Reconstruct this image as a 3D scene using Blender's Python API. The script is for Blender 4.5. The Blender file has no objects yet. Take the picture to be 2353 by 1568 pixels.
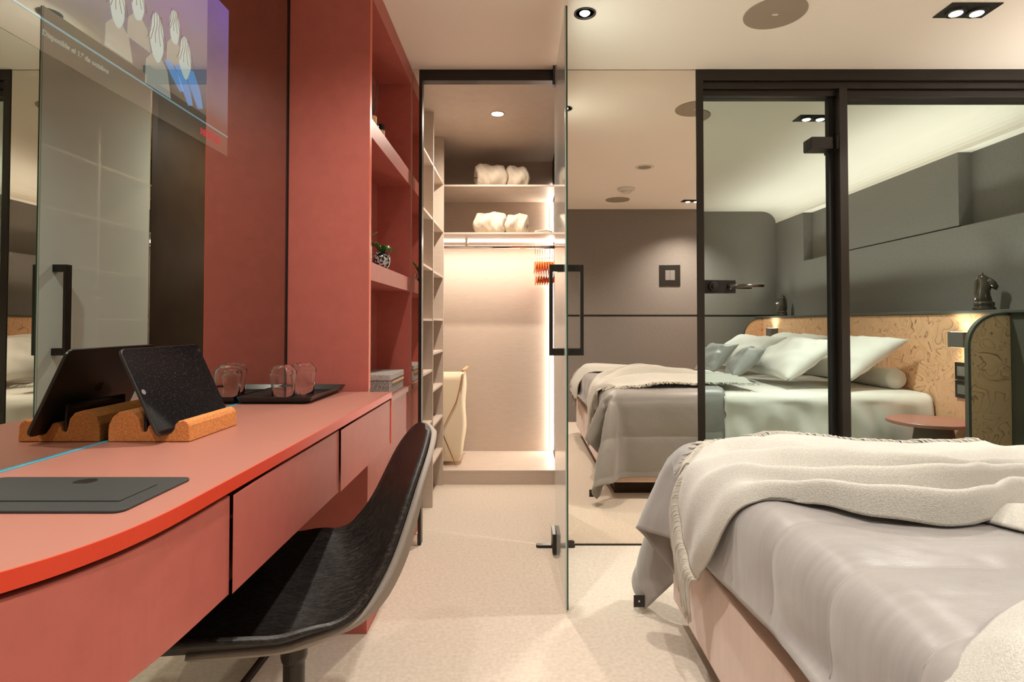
import bpy, bmesh, math, random
from mathutils import Vector, Matrix

random.seed(7)
C = bpy.context.scene.collection
PI = math.pi

# ------------------------------------------------------------------ camera, world, exposure
W_PX = 2353.0
cam_d = bpy.data.cameras.new('camera')
cam = bpy.data.objects.new('camera', cam_d)
C.objects.link(cam)
cam_d.sensor_width = 36.0
cam_d.sensor_fit = 'HORIZONTAL'
cam_d.lens = 1307.0 / W_PX * 36.0
cam_d.shift_x = -0.00701
cam_d.shift_y = -0.02906
cam_d.clip_start = 0.02
cam.location = (0.0, 0.0, 1.0)
cam.rotation_euler = (math.radians(91.2), 0, 0)
bpy.context.scene.camera = cam

world = bpy.data.worlds.new('world')
bpy.context.scene.world = world
world.use_nodes = True
world.node_tree.nodes['Background'].inputs[0].default_value = (0.9, 0.85, 0.8, 1)
world.node_tree.nodes['Background'].inputs[1].default_value = 0.02

vs = bpy.context.scene.view_settings
vs.view_transform = 'Standard'
vs.look = 'None'
vs.gamma = 1.0
vs.use_curve_mapping = False
vs.exposure = 0.15
cy = bpy.context.scene.cycles
cy.max_bounces = 14
cy.diffuse_bounces = 6
cy.glossy_bounces = 10
cy.transmission_bounces = 10
cy.transparent_max_bounces = 16
cy.sample_clamp_indirect = 6.0
cy.caustics_reflective = True
cy.caustics_refractive = False

# room numbers (metres, camera eye at z = 1, looking along +Y)
D = 2.58            # mirror wall
DG = 2.64           # glass of the framed door, set back
ZC = 2.162          # ceiling
XM = -0.7575        # mirror beside the desk
XW = 2.667          # wall behind the bed head
YB = -0.615         # wall behind the camera
CB = 4.076          # back wall of the closet
CR = 0.2395         # right wall of the closet
XT = -0.49          # front of the bookcase
YT = 1.85           # near side of the bookcase

WARM = (1.0, 0.86, 0.72)
NEUT = (1.0, 0.90, 0.80)


def lamp(kind, name, loc, energy, color=NEUT, rot=(0, 0, 0), **kw):
    l = bpy.data.lights.new(name, kind)
    l.energy = energy
    l.color = color
    for k, v in kw.items():
        setattr(l, k, v)
    o = bpy.data.objects.new(name, l)
    o.location = loc
    o.rotation_euler = rot
    C.objects.link(o)
    return o


SPOT = dict(spot_blend=1.0, shadow_soft_size=0.024)
COOL = (1.0, 0.955, 0.89)
SOFTW = (1.0, 0.94, 0.86)
# (x, y, watts, cone) of ceiling spots; the last two are unseen additions to fill the room
for (lx, ly, e, sz) in ((0.246, 2.107, 64, 110), (-0.22, 1.25, 56, 140), (0.28, 0.55, 62, 125), (-0.2, -0.2, 70, 130)):
    lamp('SPOT', 'light_spot', (lx, ly, ZC - 0.012), e, SOFTW, spot_size=math.radians(sz), **SPOT)
for (lx, ly) in ((1.623, 2.09), (1.700, 2.09), (1.599, -0.21), (1.676, -0.21)):
    lamp('SPOT', 'light_spot', (lx, ly, ZC - 0.016), 104, COOL, spot_size=math.radians(120), **SPOT)
# added fill light over the headboard ledge, no real strip, to brighten the ceiling
lamp('AREA', 'fill_ledge', (2.475, 1.0, 1.085), 11, COOL, rot=(PI, 0, 0), shape='RECTANGLE', size=0.06, size_y=3.0, spread=math.radians(85))
# closet downlight
lamp('SPOT', 'light_spot', (-0.12, 3.128, ZC - 0.01), 105, WARM, spot_size=math.radians(172), **SPOT)

# ------------------------------------------------------------------ materials
MATS = {}


def new_mat(name):
    m = bpy.data.materials.new(name)
    m.use_nodes = True
    MATS[name] = m
    return m, m.node_tree, m.node_tree.nodes['Principled BSDF']


def mat(name, col, rough=0.5, metal=0.0, spec=0.5, bump=0.0, bscale=200.0, var=0.0, vscale=8.0,
        stretch=(1, 1, 1), coat=0.0, sheen=0.0, trans=0.0, ior=1.45, aniso=0.0):
    m, nt, b = new_mat(name)
    b.inputs['Base Color'].default_value = (*col, 1)
    b.inputs['Roughness'].default_value = rough
    b.inputs['Metallic'].default_value = metal
    b.inputs['Specular IOR Level'].default_value = spec
    b.inputs['Coat Weight'].default_value = coat
    b.inputs['Sheen Weight'].default_value = sheen
    b.inputs['Transmission Weight'].default_value = trans
    b.inputs['IOR'].default_value = ior
    if var > 0 or bump > 0:
        tc = nt.nodes.new('ShaderNodeTexCoord')
        mp = nt.nodes.new('ShaderNodeMapping')
        mp.inputs['Scale'].default_value = stretch
        nt.links.new(tc.outputs['Object'], mp.inputs['Vector'])
    if var > 0:
        n = nt.nodes.new('ShaderNodeTexNoise')
        n.inputs['Scale'].default_value = vscale
        n.inputs['Detail'].default_value = 5
        nt.links.new(mp.outputs[0], n.inputs['Vector'])
        r = nt.nodes.new('ShaderNodeValToRGB')
        r.color_ramp.elements[0].position = 0.3
        r.color_ramp.elements[1].position = 0.7
        r.color_ramp.elements[0].color = (*[c * (1 - var) for c in col], 1)
        r.color_ramp.elements[1].color = (*[min(1, c * (1 + var)) for c in col], 1)
        nt.links.new(n.outputs['Fac'], r.inputs[0])
        nt.links.new(r.outputs[0], b.inputs['Base Color'])
    if bump > 0:
        n2 = nt.nodes.new('ShaderNodeTexNoise')
        n2.inputs['Scale'].default_value = bscale
        n2.inputs['Detail'].default_value = 3
        nt.links.new(mp.outputs[0], n2.inputs['Vector'])
        bp = nt.nodes.new('ShaderNodeBump')
        bp.inputs['Strength'].default_value = bump
        bp.inputs['Distance'].default_value = 0.004
        nt.links.new(n2.outputs['Fac'], bp.inputs['Height'])
        nt.links.new(bp.outputs[0], b.inputs['Normal'])
    return m


def emit(name, col, strength):
    m, nt, b = new_mat(name)
    b.inputs['Base Color'].default_value = (0.8, 0.8, 0.8, 1)
    b.inputs['Emission Color'].default_value = (*col, 1)
    b.inputs['Emission Strength'].default_value = strength
    return m


def weave(name, col, col2, scale, rough=0.9, bump=0.5, sheen=0.3):
    """two crossed thread waves broken by noise"""
    m, nt, b = new_mat(name)
    tc = nt.nodes.new('ShaderNodeTexCoord')
    facs = []
    for d in ('X', 'Y'):
        w = nt.nodes.new('ShaderNodeTexWave')
        w.wave_type = 'BANDS'
        w.bands_direction = d
        w.inputs['Scale'].default_value = scale
        w.inputs['Distortion'].default_value = 3.0
        w.inputs['Detail'].default_value = 2.0
        w.inputs['Detail Scale'].default_value = 2.0
        nt.links.new(tc.outputs['Object'], w.inputs['Vector'])
        facs.append(w)
    mx = nt.nodes.new('ShaderNodeMath')
    mx.operation = 'MULTIPLY'
    nt.links.new(facs[0].outputs['Fac'], mx.inputs[0])
    nt.links.new(facs[1].outputs['Fac'], mx.inputs[1])
    n = nt.nodes.new('ShaderNodeTexNoise')
    n.inputs['Scale'].default_value = scale * 1.6
    n.inputs['Detail'].default_value = 4
    nt.links.new(tc.outputs['Object'], n.inputs['Vector'])
    ad = nt.nodes.new('ShaderNodeMath')
    ad.operation = 'ADD'
    nt.links.new(mx.outputs[0], ad.inputs[0])
    nt.links.new(n.outputs['Fac'], ad.inputs[1])
    r = nt.nodes.new('ShaderNodeValToRGB')
    r.color_ramp.elements[0].position = 0.35
    r.color_ramp.elements[1].position = 1.1
    r.color_ramp.elements[0].color = (*col2, 1)
    r.color_ramp.elements[1].color = (*col, 1)
    nt.links.new(ad.outputs[0], r.inputs[0])
    nt.links.new(r.outputs[0], b.inputs['Base Color'])
    bp = nt.nodes.new('ShaderNodeBump')
    bp.inputs['Strength'].default_value = bump
    bp.inputs['Distance'].default_value = 0.003
    nt.links.new(ad.outputs[0], bp.inputs['Height'])
    nt.links.new(bp.outputs[0], b.inputs['Normal'])
    b.inputs['Roughness'].default_value = rough
    b.inputs['Sheen Weight'].default_value = sheen
    return m


def burl(name, base, dark):
    """burl veneer: thin dark contour lines of a warped noise over a mottled ground"""
    m, nt, b = new_mat(name)
    N = nt.nodes.new
    L = nt.links.new
    tc = N('ShaderNodeTexCoord')
    w = N('ShaderNodeTexNoise')
    w.inputs['Scale'].default_value = 3.2
    w.inputs['Detail'].default_value = 2
    L(tc.outputs['Object'], w.inputs['Vector'])
    mixv = N('ShaderNodeMixRGB')
    mixv.blend_type = 'ADD'
    mixv.inputs[0].default_value = 0.35
    L(tc.outputs['Object'], mixv.inputs[1])
    L(w.outputs['Color'], mixv.inputs[2])
    n = N('ShaderNodeTexNoise')
    n.inputs['Scale'].default_value = 5.5
    n.inputs['Detail'].default_value = 2.2
    n.inputs['Roughness'].default_value = 0.55
    n.inputs['Distortion'].default_value = 1.1
    L(mixv.outputs[0], n.inputs['Vector'])
    mu = N('ShaderNodeMath'); mu.operation = 'MULTIPLY'; mu.inputs[1].default_value = 11.0
    L(n.outputs['Fac'], mu.inputs[0])
    fr = N('ShaderNodeMath'); fr.operation = 'FRACT'
    L(mu.outputs[0], fr.inputs[0])
    r = N('ShaderNodeValToRGB')
    e = r.color_ramp.elements
    e[0].position = 0.0; e[0].color = (*dark, 1)
    e[1].position = 0.12; e[1].color = (*base, 1)
    e2 = r.color_ramp.elements.new(0.9); e2.color = (*[min(1, c * 1.12) for c in base], 1)
    e3 = r.color_ramp.elements.new(1.0); e3.color = (*[c * 0.55 for c in base], 1)
    L(fr.outputs[0], r.inputs[0])
    n2 = N('ShaderNodeTexNoise'); n2.inputs['Scale'].default_value = 2.6; n2.inputs['Detail'].default_value = 4
    L(tc.outputs['Object'], n2.inputs['Vector'])
    r2 = N('ShaderNodeValToRGB')
    r2.color_ramp.elements[0].position = 0.42; r2.color_ramp.elements[0].color = (0, 0, 0, 1)
    r2.color_ramp.elements[1].position = 0.6; r2.color_ramp.elements[1].color = (1, 1, 1, 1)
    L(n2.outputs['Fac'], r2.inputs[0])
    mx = N('ShaderNodeMixRGB')
    mx.inputs[1].default_value = (*base, 1)
    L(r.outputs[0], mx.inputs[2])
    ad = N('ShaderNodeMath'); ad.operation = 'ADD'; ad.inputs[1].default_value = 0.4; ad.use_clamp = True
    L(r2.outputs[0], ad.inputs[0])
    L(ad.outputs[0], mx.inputs[0])
    L(mx.outputs[0], b.inputs['Base Color'])
    b.inputs['Roughness'].default_value = 0.35
    return m


M_CARPET = mat('carpet', (0.70, 0.60, 0.49), 0.95, spec=0.1, bump=0.8, bscale=420, var=0.10, vscale=75, sheen=0.3)
M_CEIL = mat('ceiling_paint', (0.92, 0.83, 0.73), 0.9, spec=0.2)
M_WALL = mat('grey_fabric_wall', (0.225, 0.20, 0.178), 0.85, spec=0.2, bump=0.15, bscale=500, var=0.05, vscale=60)
M_RED = mat('terracotta_laminate', (0.47, 0.125, 0.098), 0.42, spec=0.4, bump=0.05, bscale=900, var=0.05, vscale=30)
M_REDTOP = mat('terracotta_top', (0.38, 0.16, 0.12), 0.38, spec=0.5, bump=0.04, bscale=900)
M_EDGE = mat('bright_red_edge', (0.66, 0.055, 0.022), 0.35, spec=0.5)
M_TAUPE = mat('taupe_laminate', (0.60, 0.50, 0.42), 0.5, spec=0.35, bump=0.04, bscale=500, var=0.04, vscale=20, stretch=(1, 1, 6))
M_BROWN = mat('dark_brown_laminate', (0.035, 0.021, 0.012), 0.6, spec=0.2, var=0.15, vscale=8)
M_BLACK = mat('black_metal', (0.016, 0.013, 0.010), 0.35, spec=0.5)
M_BRONZE = mat('dark_bronze_metal', (0.016, 0.011, 0.007), 0.34, spec=0.5)
M_CHROME = mat('chrome', (0.8, 0.78, 0.75), 0.15, metal=1.0)
M_MIRROR = mat('mirror_silver', (0.86, 0.79, 0.72), 0.0, metal=1.0)
M_TINT = mat('mirror_tinted', (0.49, 0.50, 0.44), 0.0, metal=1.0)
M_DGLASS = mat('reflective_dark_glass', (0.58, 0.68, 0.64), 0.0, metal=1.0)
M_DOOR = mat('grey_lacquered_glass', (0.80, 0.96, 0.95), 0.03, spec=0.55, ior=1.5)
M_GEDGE = mat('green_glass_edge', (0.03, 0.07, 0.05), 0.1, spec=0.6)
M_STRIP = mat('pale_blue_edge', (0.10, 0.40, 0.55), 0.25)
M_BURL = burl('burl_veneer', (0.80, 0.47, 0.27), (0.30, 0.12, 0.05))
M_LEDGE = mat('grey_green_edge', (0.10, 0.095, 0.075), 0.5)
M_CORK = mat('cork', (0.60, 0.235, 0.075), 0.85, spec=0.2, bump=0.4, bscale=350, var=0.22, vscale=260)
M_SCREEN = mat('black_screen', (0.006, 0.006, 0.008), 0.04, spec=0.6)
M_TABBACK = mat('tablet_back', (0.05, 0.045, 0.045), 0.3, metal=0.9)
M_TABEDGE = mat('tablet_edge', (0.10, 0.10, 0.10), 0.35, metal=0.9)
M_PLATE = mat('anthracite_plate', (0.035, 0.038, 0.036), 0.5, spec=0.5, bump=0.1, bscale=700)
M_TRAY = mat('black_tray', (0.016, 0.015, 0.014), 0.25, spec=0.5)
M_FABGREY = mat('chair_back_fabric', (0.30, 0.255, 0.215), 0.8, bump=0.2, bscale=600)
M_LINEN = mat('white_linen', (0.74, 0.70, 0.64), 0.85, bump=0.25, bscale=14, sheen=0.2)
M_QUILT = mat('satin_quilt', (0.30, 0.278, 0.262), 0.32, spec=0.45, var=0.08, vscale=4, sheen=0.3, bump=0.15, bscale=60, stretch=(1, 14, 1))
M_SILK = mat('grey_satin_cushion', (0.34, 0.33, 0.31), 0.4, spec=0.4, bump=0.3, bscale=12)
M_BASEF = mat('bed_base_velvet', (0.62, 0.44, 0.35), 0.9, spec=0.1, sheen=0.5, var=0.06, vscale=25, stretch=(1, 1, .2), bump=0.2, bscale=300)
M_THROW = mat('wool_throw', (0.52, 0.50, 0.445), 0.95, spec=0.1, bump=0.5, bscale=420, var=0.13, vscale=330, sheen=0.35)
M_FRINGE = mat('wool_fringe', (0.45, 0.415, 0.35), 0.9, sheen=0.3)
M_BOXF = weave('grey_box_fabric', (0.62, 0.58, 0.54), (0.12, 0.10, 0.09), 110, bump=0.5, sheen=0.1)
M_LEATHER = mat('tan_leather', (0.62, 0.28, 0.08), 0.5)
M_TOWEL = mat('cream_towelling', (0.72, 0.64, 0.52), 0.95, bump=1.0, bscale=110, sheen=0.4)
M_HAMPER = mat('cream_canvas', (0.90, 0.78, 0.58), 0.9, bump=0.2, bscale=300)
M_COPPER = mat('copper_wire', (0.60, 0.28, 0.14), 0.3, metal=1.0)
M_WOODL = mat('light_wood', (0.70, 0.40, 0.20), 0.5, var=0.15, vscale=30)
M_HANG = mat('orange_hanger_wood', (0.80, 0.20, 0.03), 0.45, var=0.2, vscale=60)
M_HANGW = mat('white_hanger_cord', (0.85, 0.80, 0.70), 0.6)
M_LEAF = mat('leaf', (0.055, 0.17, 0.025), 0.35, spec=0.5, var=0.3, vscale=20)
M_LEAFE = mat('leaf_edge', (0.55, 0.60, 0.35), 0.5)
M_STICK = mat('dark_reed', (0.10, 0.07, 0.06), 0.7)
M_SPK = mat('taupe_disc', (0.34, 0.27, 0.20), 0.8)
M_WHITE = mat('white_plastic', (0.72, 0.66, 0.58), 0.5)
M_GREYP = mat('grey_plastic', (0.17, 0.155, 0.14), 0.45)
M_KNIGHT = mat('dark_glazed_ceramic', (0.045, 0.032, 0.020), 0.08, spec=0.7, coat=0.6)
M_LAMPG = mat('grey_lamp_metal', (0.13, 0.115, 0.10), 0.5)
M_CONE = mat('taupe_felt', (0.14, 0.115, 0.09), 0.9)
M_VENT = mat('vent_cream', (0.70, 0.58, 0.48), 0.5)
M_BWALL = mat('ebony_shadow_gap', (0.01, 0.008, 0.007), 0.6)
E_LENS = emit('lamp_lens', (1.0, 0.93, 0.85), 14.0)
E_LED = emit('led_line', (1.0, 0.90, 0.79), 9.0)
E_LENSW = emit('closet_lens', (1.0, 0.84, 0.55), 16.0)
E_WALLL = emit('wall_lamp_glow', (1.0, 0.80, 0.55), 10.0)


def wood_black():
    m, nt, b = new_mat('black_oak')
    tc = nt.nodes.new('ShaderNodeTexCoord')
    mp = nt.nodes.new('ShaderNodeMapping')
    mp.inputs['Scale'].default_value = (12, 90, 12)
    nt.links.new(tc.outputs['Object'], mp.inputs[0])
    n = nt.nodes.new('ShaderNodeTexNoise')
    n.inputs['Scale'].default_value = 4
    n.inputs['Detail'].default_value = 6
    n.inputs['Distortion'].default_value = 1.5
    nt.links.new(mp.outputs[0], n.inputs['Vector'])
    r = nt.nodes.new('ShaderNodeValToRGB')
    r.color_ramp.elements[0].position = 0.45
    r.color_ramp.elements[0].color = (0.010, 0.008, 0.007, 1)
    r.color_ramp.elements[1].position = 0.72
    r.color_ramp.elements[1].color = (0.045, 0.036, 0.028, 1)
    nt.links.new(n.outputs['Fac'], r.inputs[0])
    nt.links.new(r.outputs[0], b.inputs['Base Color'])
    bp = nt.nodes.new('ShaderNodeBump')
    bp.inputs['Strength'].default_value = 0.3
    bp.inputs['Distance'].default_value = 0.002
    nt.links.new(n.outputs['Fac'], bp.inputs['Height'])
    nt.links.new(bp.outputs[0], b.inputs['Normal'])
    b.inputs['Roughness'].default_value = 0.42
    b.inputs['Specular IOR Level'].default_value = 0.4
    return m


M_OAK = wood_black()


def clear_glass():
    m, nt, b = new_mat('clear_glass')
    b.inputs['Base Color'].default_value = (1, 1, 1, 1)
    b.inputs['Roughness'].default_value = 0.0
    b.inputs['Transmission Weight'].default_value = 1.0
    b.inputs['IOR'].default_value = 1.48
    return m


M_GLASS = clear_glass()


def mosaic():
    m, nt, b = new_mat('mosaic_ceramic')
    tc = nt.nodes.new('ShaderNodeTexCoord')
    v = nt.nodes.new('ShaderNodeTexVoronoi')
    v.inputs['Scale'].default_value = 130
    nt.links.new(tc.outputs['Object'], v.inputs['Vector'])
    r = nt.nodes.new('ShaderNodeValToRGB')
    r.color_ramp.interpolation = 'CONSTANT'
    r.color_ramp.elements[0].color = (0.02, 0.015, 0.02, 1)
    r.color_ramp.elements[1].position = 0.5
    r.color_ramp.elements[1].color = (0.5, 0.47, 0.45, 1)
    nt.links.new(v.outputs['Color'], r.inputs[0])
    nt.links.new(r.outputs[0], b.inputs['Base Color'])
    b.inputs['Roughness'].default_value = 0.15
    b.inputs['Metallic'].default_value = 0.4
    return m


def speckle():
    m, nt, b = new_mat('white_patterned_ceramic')
    tc = nt.nodes.new('ShaderNodeTexCoord')
    v = nt.nodes.new('ShaderNodeTexVoronoi')
    v.feature = 'DISTANCE_TO_EDGE'
    v.inputs['Scale'].default_value = 90
    nt.links.new(tc.outputs['Object'], v.inputs['Vector'])
    r = nt.nodes.new('ShaderNodeValToRGB')
    r.color_ramp.elements[0].color = (0.12, 0.18, 0.15, 1)
    r.color_ramp.elements[1].position = 0.12
    r.color_ramp.elements[1].color = (0.72, 0.78, 0.70, 1)
    nt.links.new(v.outputs[0], r.inputs[0])
    nt.links.new(r.outputs[0], b.inputs['Base Color'])
    return m


M_MOSAIC = mosaic()
M_SPECK = speckle()


# ------------------------------------------------------------------ mesh helpers
def B():
    return bmesh.new()


def box(bm, x0, x1, y0, y1, z0, z1):
    vs_ = [bm.verts.new(p) for p in ((x0, y0, z0), (x1, y0, z0), (x1, y1, z0), (x0, y1, z0),
                                     (x0, y0, z1), (x1, y0, z1), (x1, y1, z1), (x0, y1, z1))]
    for f in ((0, 3, 2, 1), (4, 5, 6, 7), (0, 1, 5, 4), (1, 2, 6, 5), (2, 3, 7, 6), (3, 0, 4, 7)):
        bm.faces.new([vs_[i] for i in f])
    return bm


def lathe(bm, prof, cx=0, cy=0, cz=0, n=32, axis='z', facet=None):
    rings = []
    for (r, h) in prof:
        ring = []
        for i in range(n):
            a = 2 * PI * i / n
            rr = r * (facet(a) if facet else 1)
            p = (rr * math.cos(a), rr * math.sin(a), h)
            if axis == 'y':
                p = (p[0], p[2], p[1])
            elif axis == 'x':
                p = (p[2], p[0], p[1])
            ring.append(bm.verts.new((cx + p[0], cy + p[1], cz + p[2])))
        rings.append(ring)
    for a, b in zip(rings[:-1], rings[1:]):
        for i in range(n):
            bm.faces.new((a[i], a[(i + 1) % n], b[(i + 1) % n], b[i]))
    for ring in (rings[0], rings[-1]):
        try:
            bm.faces.new(ring)
        except ValueError:
            pass
    return bm


def tube(bm, pts, r, n=8, close=False):
    pts = [Vector(p) for p in pts]
    rings = []
    for i, p in enumerate(pts):
        a = pts[max(i - 1, 0)]
        b = pts[min(i + 1, len(pts) - 1)]
        t = (b - a).normalized()
        up = Vector((0, 0, 1)) if abs(t.z) < 0.9 else Vector((0, 1, 0))
        s = t.cross(up).normalized()
        u = s.cross(t)
        rr = r[i] if isinstance(r, (list, tuple)) else r
        rings.append([bm.verts.new(p + (s * math.cos(2 * PI * k / n) + u * math.sin(2 * PI * k / n)) * rr) for k in range(n)])
    for a, b in zip(rings[:-1], rings[1:]):
        for i in range(n):
            bm.faces.new((a[i], a[(i + 1) % n], b[(i + 1) % n], b[i]))
    if len(rings) > 1:
        bm.faces.new(rings[0])
        bm.faces.new(rings[-1])
    return bm


def prism(bm, poly, d0, d1, axis='z'):
    """poly: 2D outline; axis z -> (x,y), axis y -> (x,z), axis x -> (y,z)"""
    def P(p, d):
        return {'z': (p[0], p[1], d), 'y': (p[0], d, p[1]), 'x': (d, p[0], p[1])}[axis]
    a = [bm.verts.new(P(p, d0)) for p in poly]
    b = [bm.verts.new(P(p, d1)) for p in poly]
    bm.faces.new(a)
    bm.faces.new(b)
    n = len(poly)
    for i in range(n):
        bm.faces.new((a[i], a[(i + 1) % n], b[(i + 1) % n], b[i]))
    return bm


def grid(bm, P):
    """P[i][j] -> 3D point"""
    V = [[bm.verts.new(p) for p in row] for row in P]
    for i in range(len(V) - 1):
        for j in range(len(V[0]) - 1):
            bm.faces.new((V[i][j], V[i + 1][j], V[i + 1][j + 1], V[i][j + 1]))
    return V


def rrect(x0, x1, y0, y1, r, n=6):
    out = []
    for (cx, cy, a0) in ((x1 - r, y1 - r, 0), (x0 + r, y1 - r, 90), (x0 + r, y0 + r, 180), (x1 - r, y0 + r, 270)):
        for k in range(n + 1):
            a = math.radians(a0 + 90 * k / n)
            out.append((cx + r * math.cos(a), cy + r * math.sin(a)))
    return out


def obj(name, bm, m, parent=None, smooth=False, bevel=0.0, sub=0, solid=0.0, seg=2, off=-1):
    bmesh.ops.recalc_face_normals(bm, faces=bm.faces[:])
    me = bpy.data.meshes.new(name)
    bm.to_mesh(me)
    bm.free()
    me.materials.append(m)
    o = bpy.data.objects.new(name, me)
    C.objects.link(o)
    if smooth:
        for p in me.polygons:
            p.use_smooth = True
    if solid:
        md = o.modifiers.new('solid', 'SOLIDIFY')
        md.thickness = solid
        md.offset = off
    if bevel:
        md = o.modifiers.new('bevel', 'BEVEL')
        md.width = bevel
        md.segments = seg
        md.limit_method = 'ANGLE'
        md.angle_limit = math.radians(40)
    if sub:
        md = o.modifiers.new('sub', 'SUBSURF')
        md.levels = sub
        md.render_levels = sub
    if parent is not None:
        o.parent = parent
        o.matrix_parent_inverse = Matrix.Translation(-parent.location)
    return o


def tag(o, label, cat, group=None):
    o['label'] = label
    o['category'] = cat
    if group:
        o['group'] = group
    return o


def thing(name, label, cat, loc=(0, 0, 0), group=None):
    o = bpy.data.objects.new(name, None)
    o.empty_display_size = 0.05
    o.location = loc
    C.objects.link(o)
    return tag(o, label, cat, group)


def struct(name, bm, m, parent=None, **k):
    o = obj(name, bm, m, parent, **k)
    if parent is None:
        o['kind'] = 'structure'
    return o


def dup(root, delta, label, group=None):
    r = root.copy()
    C.objects.link(r)
    r.location = root.location + Vector(delta)
    r['label'] = label
    if group:
        r['group'] = group
    for ch in list(root.children):
        c = ch.copy()
        C.objects.link(c)
        c.parent = r
        c.matrix_parent_inverse = ch.matrix_parent_inverse.copy()
        for g in list(ch.children):
            d = g.copy()
            C.objects.link(d)
            d.parent = c
            d.matrix_parent_inverse = g.matrix_parent_inverse.copy()
    return r


# ------------------------------------------------------------------ room shell
struct('floor', box(B(), -1.0, XW + 0.1, YB - 0.1, CB + 0.1, -0.05, 0), M_CARPET)
bm = B()
prof = [(-1.0, ZC + 0.06), (-1.0, ZC), (XW - 0.15, ZC)]
for k in range(1, 9):
    a = PI / 2 * k / 9
    prof.append((XW - 0.15 + 0.15 * math.sin(a), ZC - 0.12 * (1 - math.cos(a))))
prof += [(XW, ZC - 0.122), (XW + 0.12, ZC - 0.122), (XW + 0.12, ZC + 0.06)]
prism(bm, prof, YB - 0.1, D + 0.04, 'y')
struct('ceiling', bm, M_CEIL)
struct('ceiling', box(B(), -1.0, CR + 0.1, D + 0.04, CB + 0.1, ZC, ZC + 0.05), M_TAUPE)

ZW = 2.04
# wall behind the bed head, with two shallow window recesses
bm = B()
XB = XW + 0.085
box(bm, XW, XW + 0.1, YB, D + 0.1, 0, 1.585)
box(bm, XW, XW + 0.1, YB, -0.042, 1.585, ZW)
box(bm, XW, XW + 0.1, 0.518, 1.842, 1.592, ZW)
box(bm, XB, XB + 0.02, -0.042, 0.518, 1.585, ZW)
box(bm, XB, XB + 0.02, 1.842, D + 0.1, 1.585, ZW)
struct('wall_right', bm, M_WALL)
struct('trim_1', box(B(), XW - 0.001, XW + 0.01, 0.518, 1.842, 1.585, 1.592), M_BLACK)
# wall behind the camera with its dark groove
bm = B()
box(bm, -1.0, XW + 0.1, YB - 0.1, YB, 0, 1.067)
box(bm, -1.0, XW + 0.1, YB - 0.1, YB, 1.087, ZC)
struct('wall_back', bm, M_WALL)
struct('trim_2', box(B(), XM, XW, YB - 0.02, YB - 0.002, 1.067, 1.087), M_BLACK)
struct('wall_left', box(B(), XM - 0.16, XM - 0.012, YB - 0.1, CB + 0.1, 0, ZC), M_WALL)
# half-height ledge wall carrying the headboard
struct('wall_ledge', box(B(), 2.466, XW, YB, D, 0, 1.052), M_LEDGE)
struct('trim_3', box(B(), 2.440, XW, YB, D, 1.052, 1.07), M_LEDGE, bevel=0.003)

# closet walls
struct('wall_closet_back', box(B(), XM - 0.1, CR + 0.1, CB, CB + 0.1, 0, ZC), M_TAUPE)
struct('wall_closet_right', box(B(), CR, CR + 0.06, D + 0.05, CB, 0, ZC), M_BROWN)
struct('wall_closet_left', box(B(), -0.86, -0.80, D + 0.05, CB, 0, ZC), M_TAUPE)
# wall carrying the mirror between closet opening and framed door
struct('wall_front', box(B(), 0.166, 0.80, D + 0.008, D + 0.045, 0, ZC), M_BROWN)
struct('wall_front', box(B(), 0.80, XW + 0.1, D + 0.085, D + 0.12, 0, ZC), M_BWALL)

# dark frame of the closet opening
bm = B()
box(bm, -0.457, 0.163, D, D + 0.045, 2.111, ZC - 0.001)
box(bm, -0.457, -0.443, D, D + 0.045, 0, 2.111)
struct('trim_4', bm, M_BLACK)

# framed glass front: outer frame
bm = B()
box(bm, 0.808, 0.841, D - 0.004, DG + 0.03, 0, 2.111)
box(bm, 0.808, XW, D - 0.004, DG + 0.03, 2.111, ZC - 0.001)
box(bm, 0.841, XW, D + 0.012, DG + 0.03, 2.078, 2.111)
box(bm, 0.841, XW, D + 0.026, DG + 0.03, 2.05, 2.078)
box(bm, 1.462, 1.500, D - 0.002, DG + 0.03, 0, 2.078)
box(bm, 1.462, XW, D + 0.018, DG + 0.03, 2.037, 2.05)
struct('trim_5', bm, M_BRONZE, bevel=0.002)
# glass door with lock, lever and hinge
d1 = bpy.data.objects.new('door_1', None)
d1.location = (0.85, DG, 0)
d1['kind'] = 'structure'
C.objects.link(d1)
obj('glass_pane', box(B(), 0.842, 1.452, DG, DG + 0.01, 0.005, 2.049), M_DGLASS, d1)
obj('gasket', box(B(), 1.440, 1.461, DG - 0.012, DG + 0.012, 0, 2.049), M_BWALL, d1)
bm = B()
box(bm, 0.838, 1.0, DG - 0.018, DG, 1.138, 1.200)
lathe(bm, [(0.0, -0.012), (0.021, -0.012), (0.024, 0)], 0.894, DG - 0.018, 1.169, 24, 'y')
lathe(bm, [(0.0, -0.02), (0.010, -0.02), (0.012, 0)], 0.894, DG - 0.026, 1.169, 16, 'y')
lk = obj('lock_plate', bm, M_BLACK, d1, bevel=0.002)
bm = B()
lathe(bm, [(0.016, 0), (0.015, -0.008), (0.009, -0.010), (0.009, -0.05)], 0.974, DG - 0.018, 1.169, 20, 'y')
tube(bm, [(0.966, DG - 0.066, 1.169), (1.03, DG - 0.068, 1.170), (1.106, DG - 0.068, 1.170)], 0.0085, 12)
obj('lever_handle', bm, mat('gunmetal', (0.13, 0.115, 0.10), 0.22, metal=1.0), d1, smooth=True)
bm = B()
prism(bm, rrect(1.345, 1.448, 1.803, 1.860, 0.006, 3), DG - 0.038, DG, 'y')
box(bm, 1.452, 1.478, D + 0.004, DG, 1.798, 1.862)
obj('hinge', bm, M_BRONZE, d1, bevel=0.003)
w1 = bpy.data.objects.new('window_1', None)
w1.location = (1.5, DG, 0)
w1['kind'] = 'structure'
C.objects.link(w1)
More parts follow.
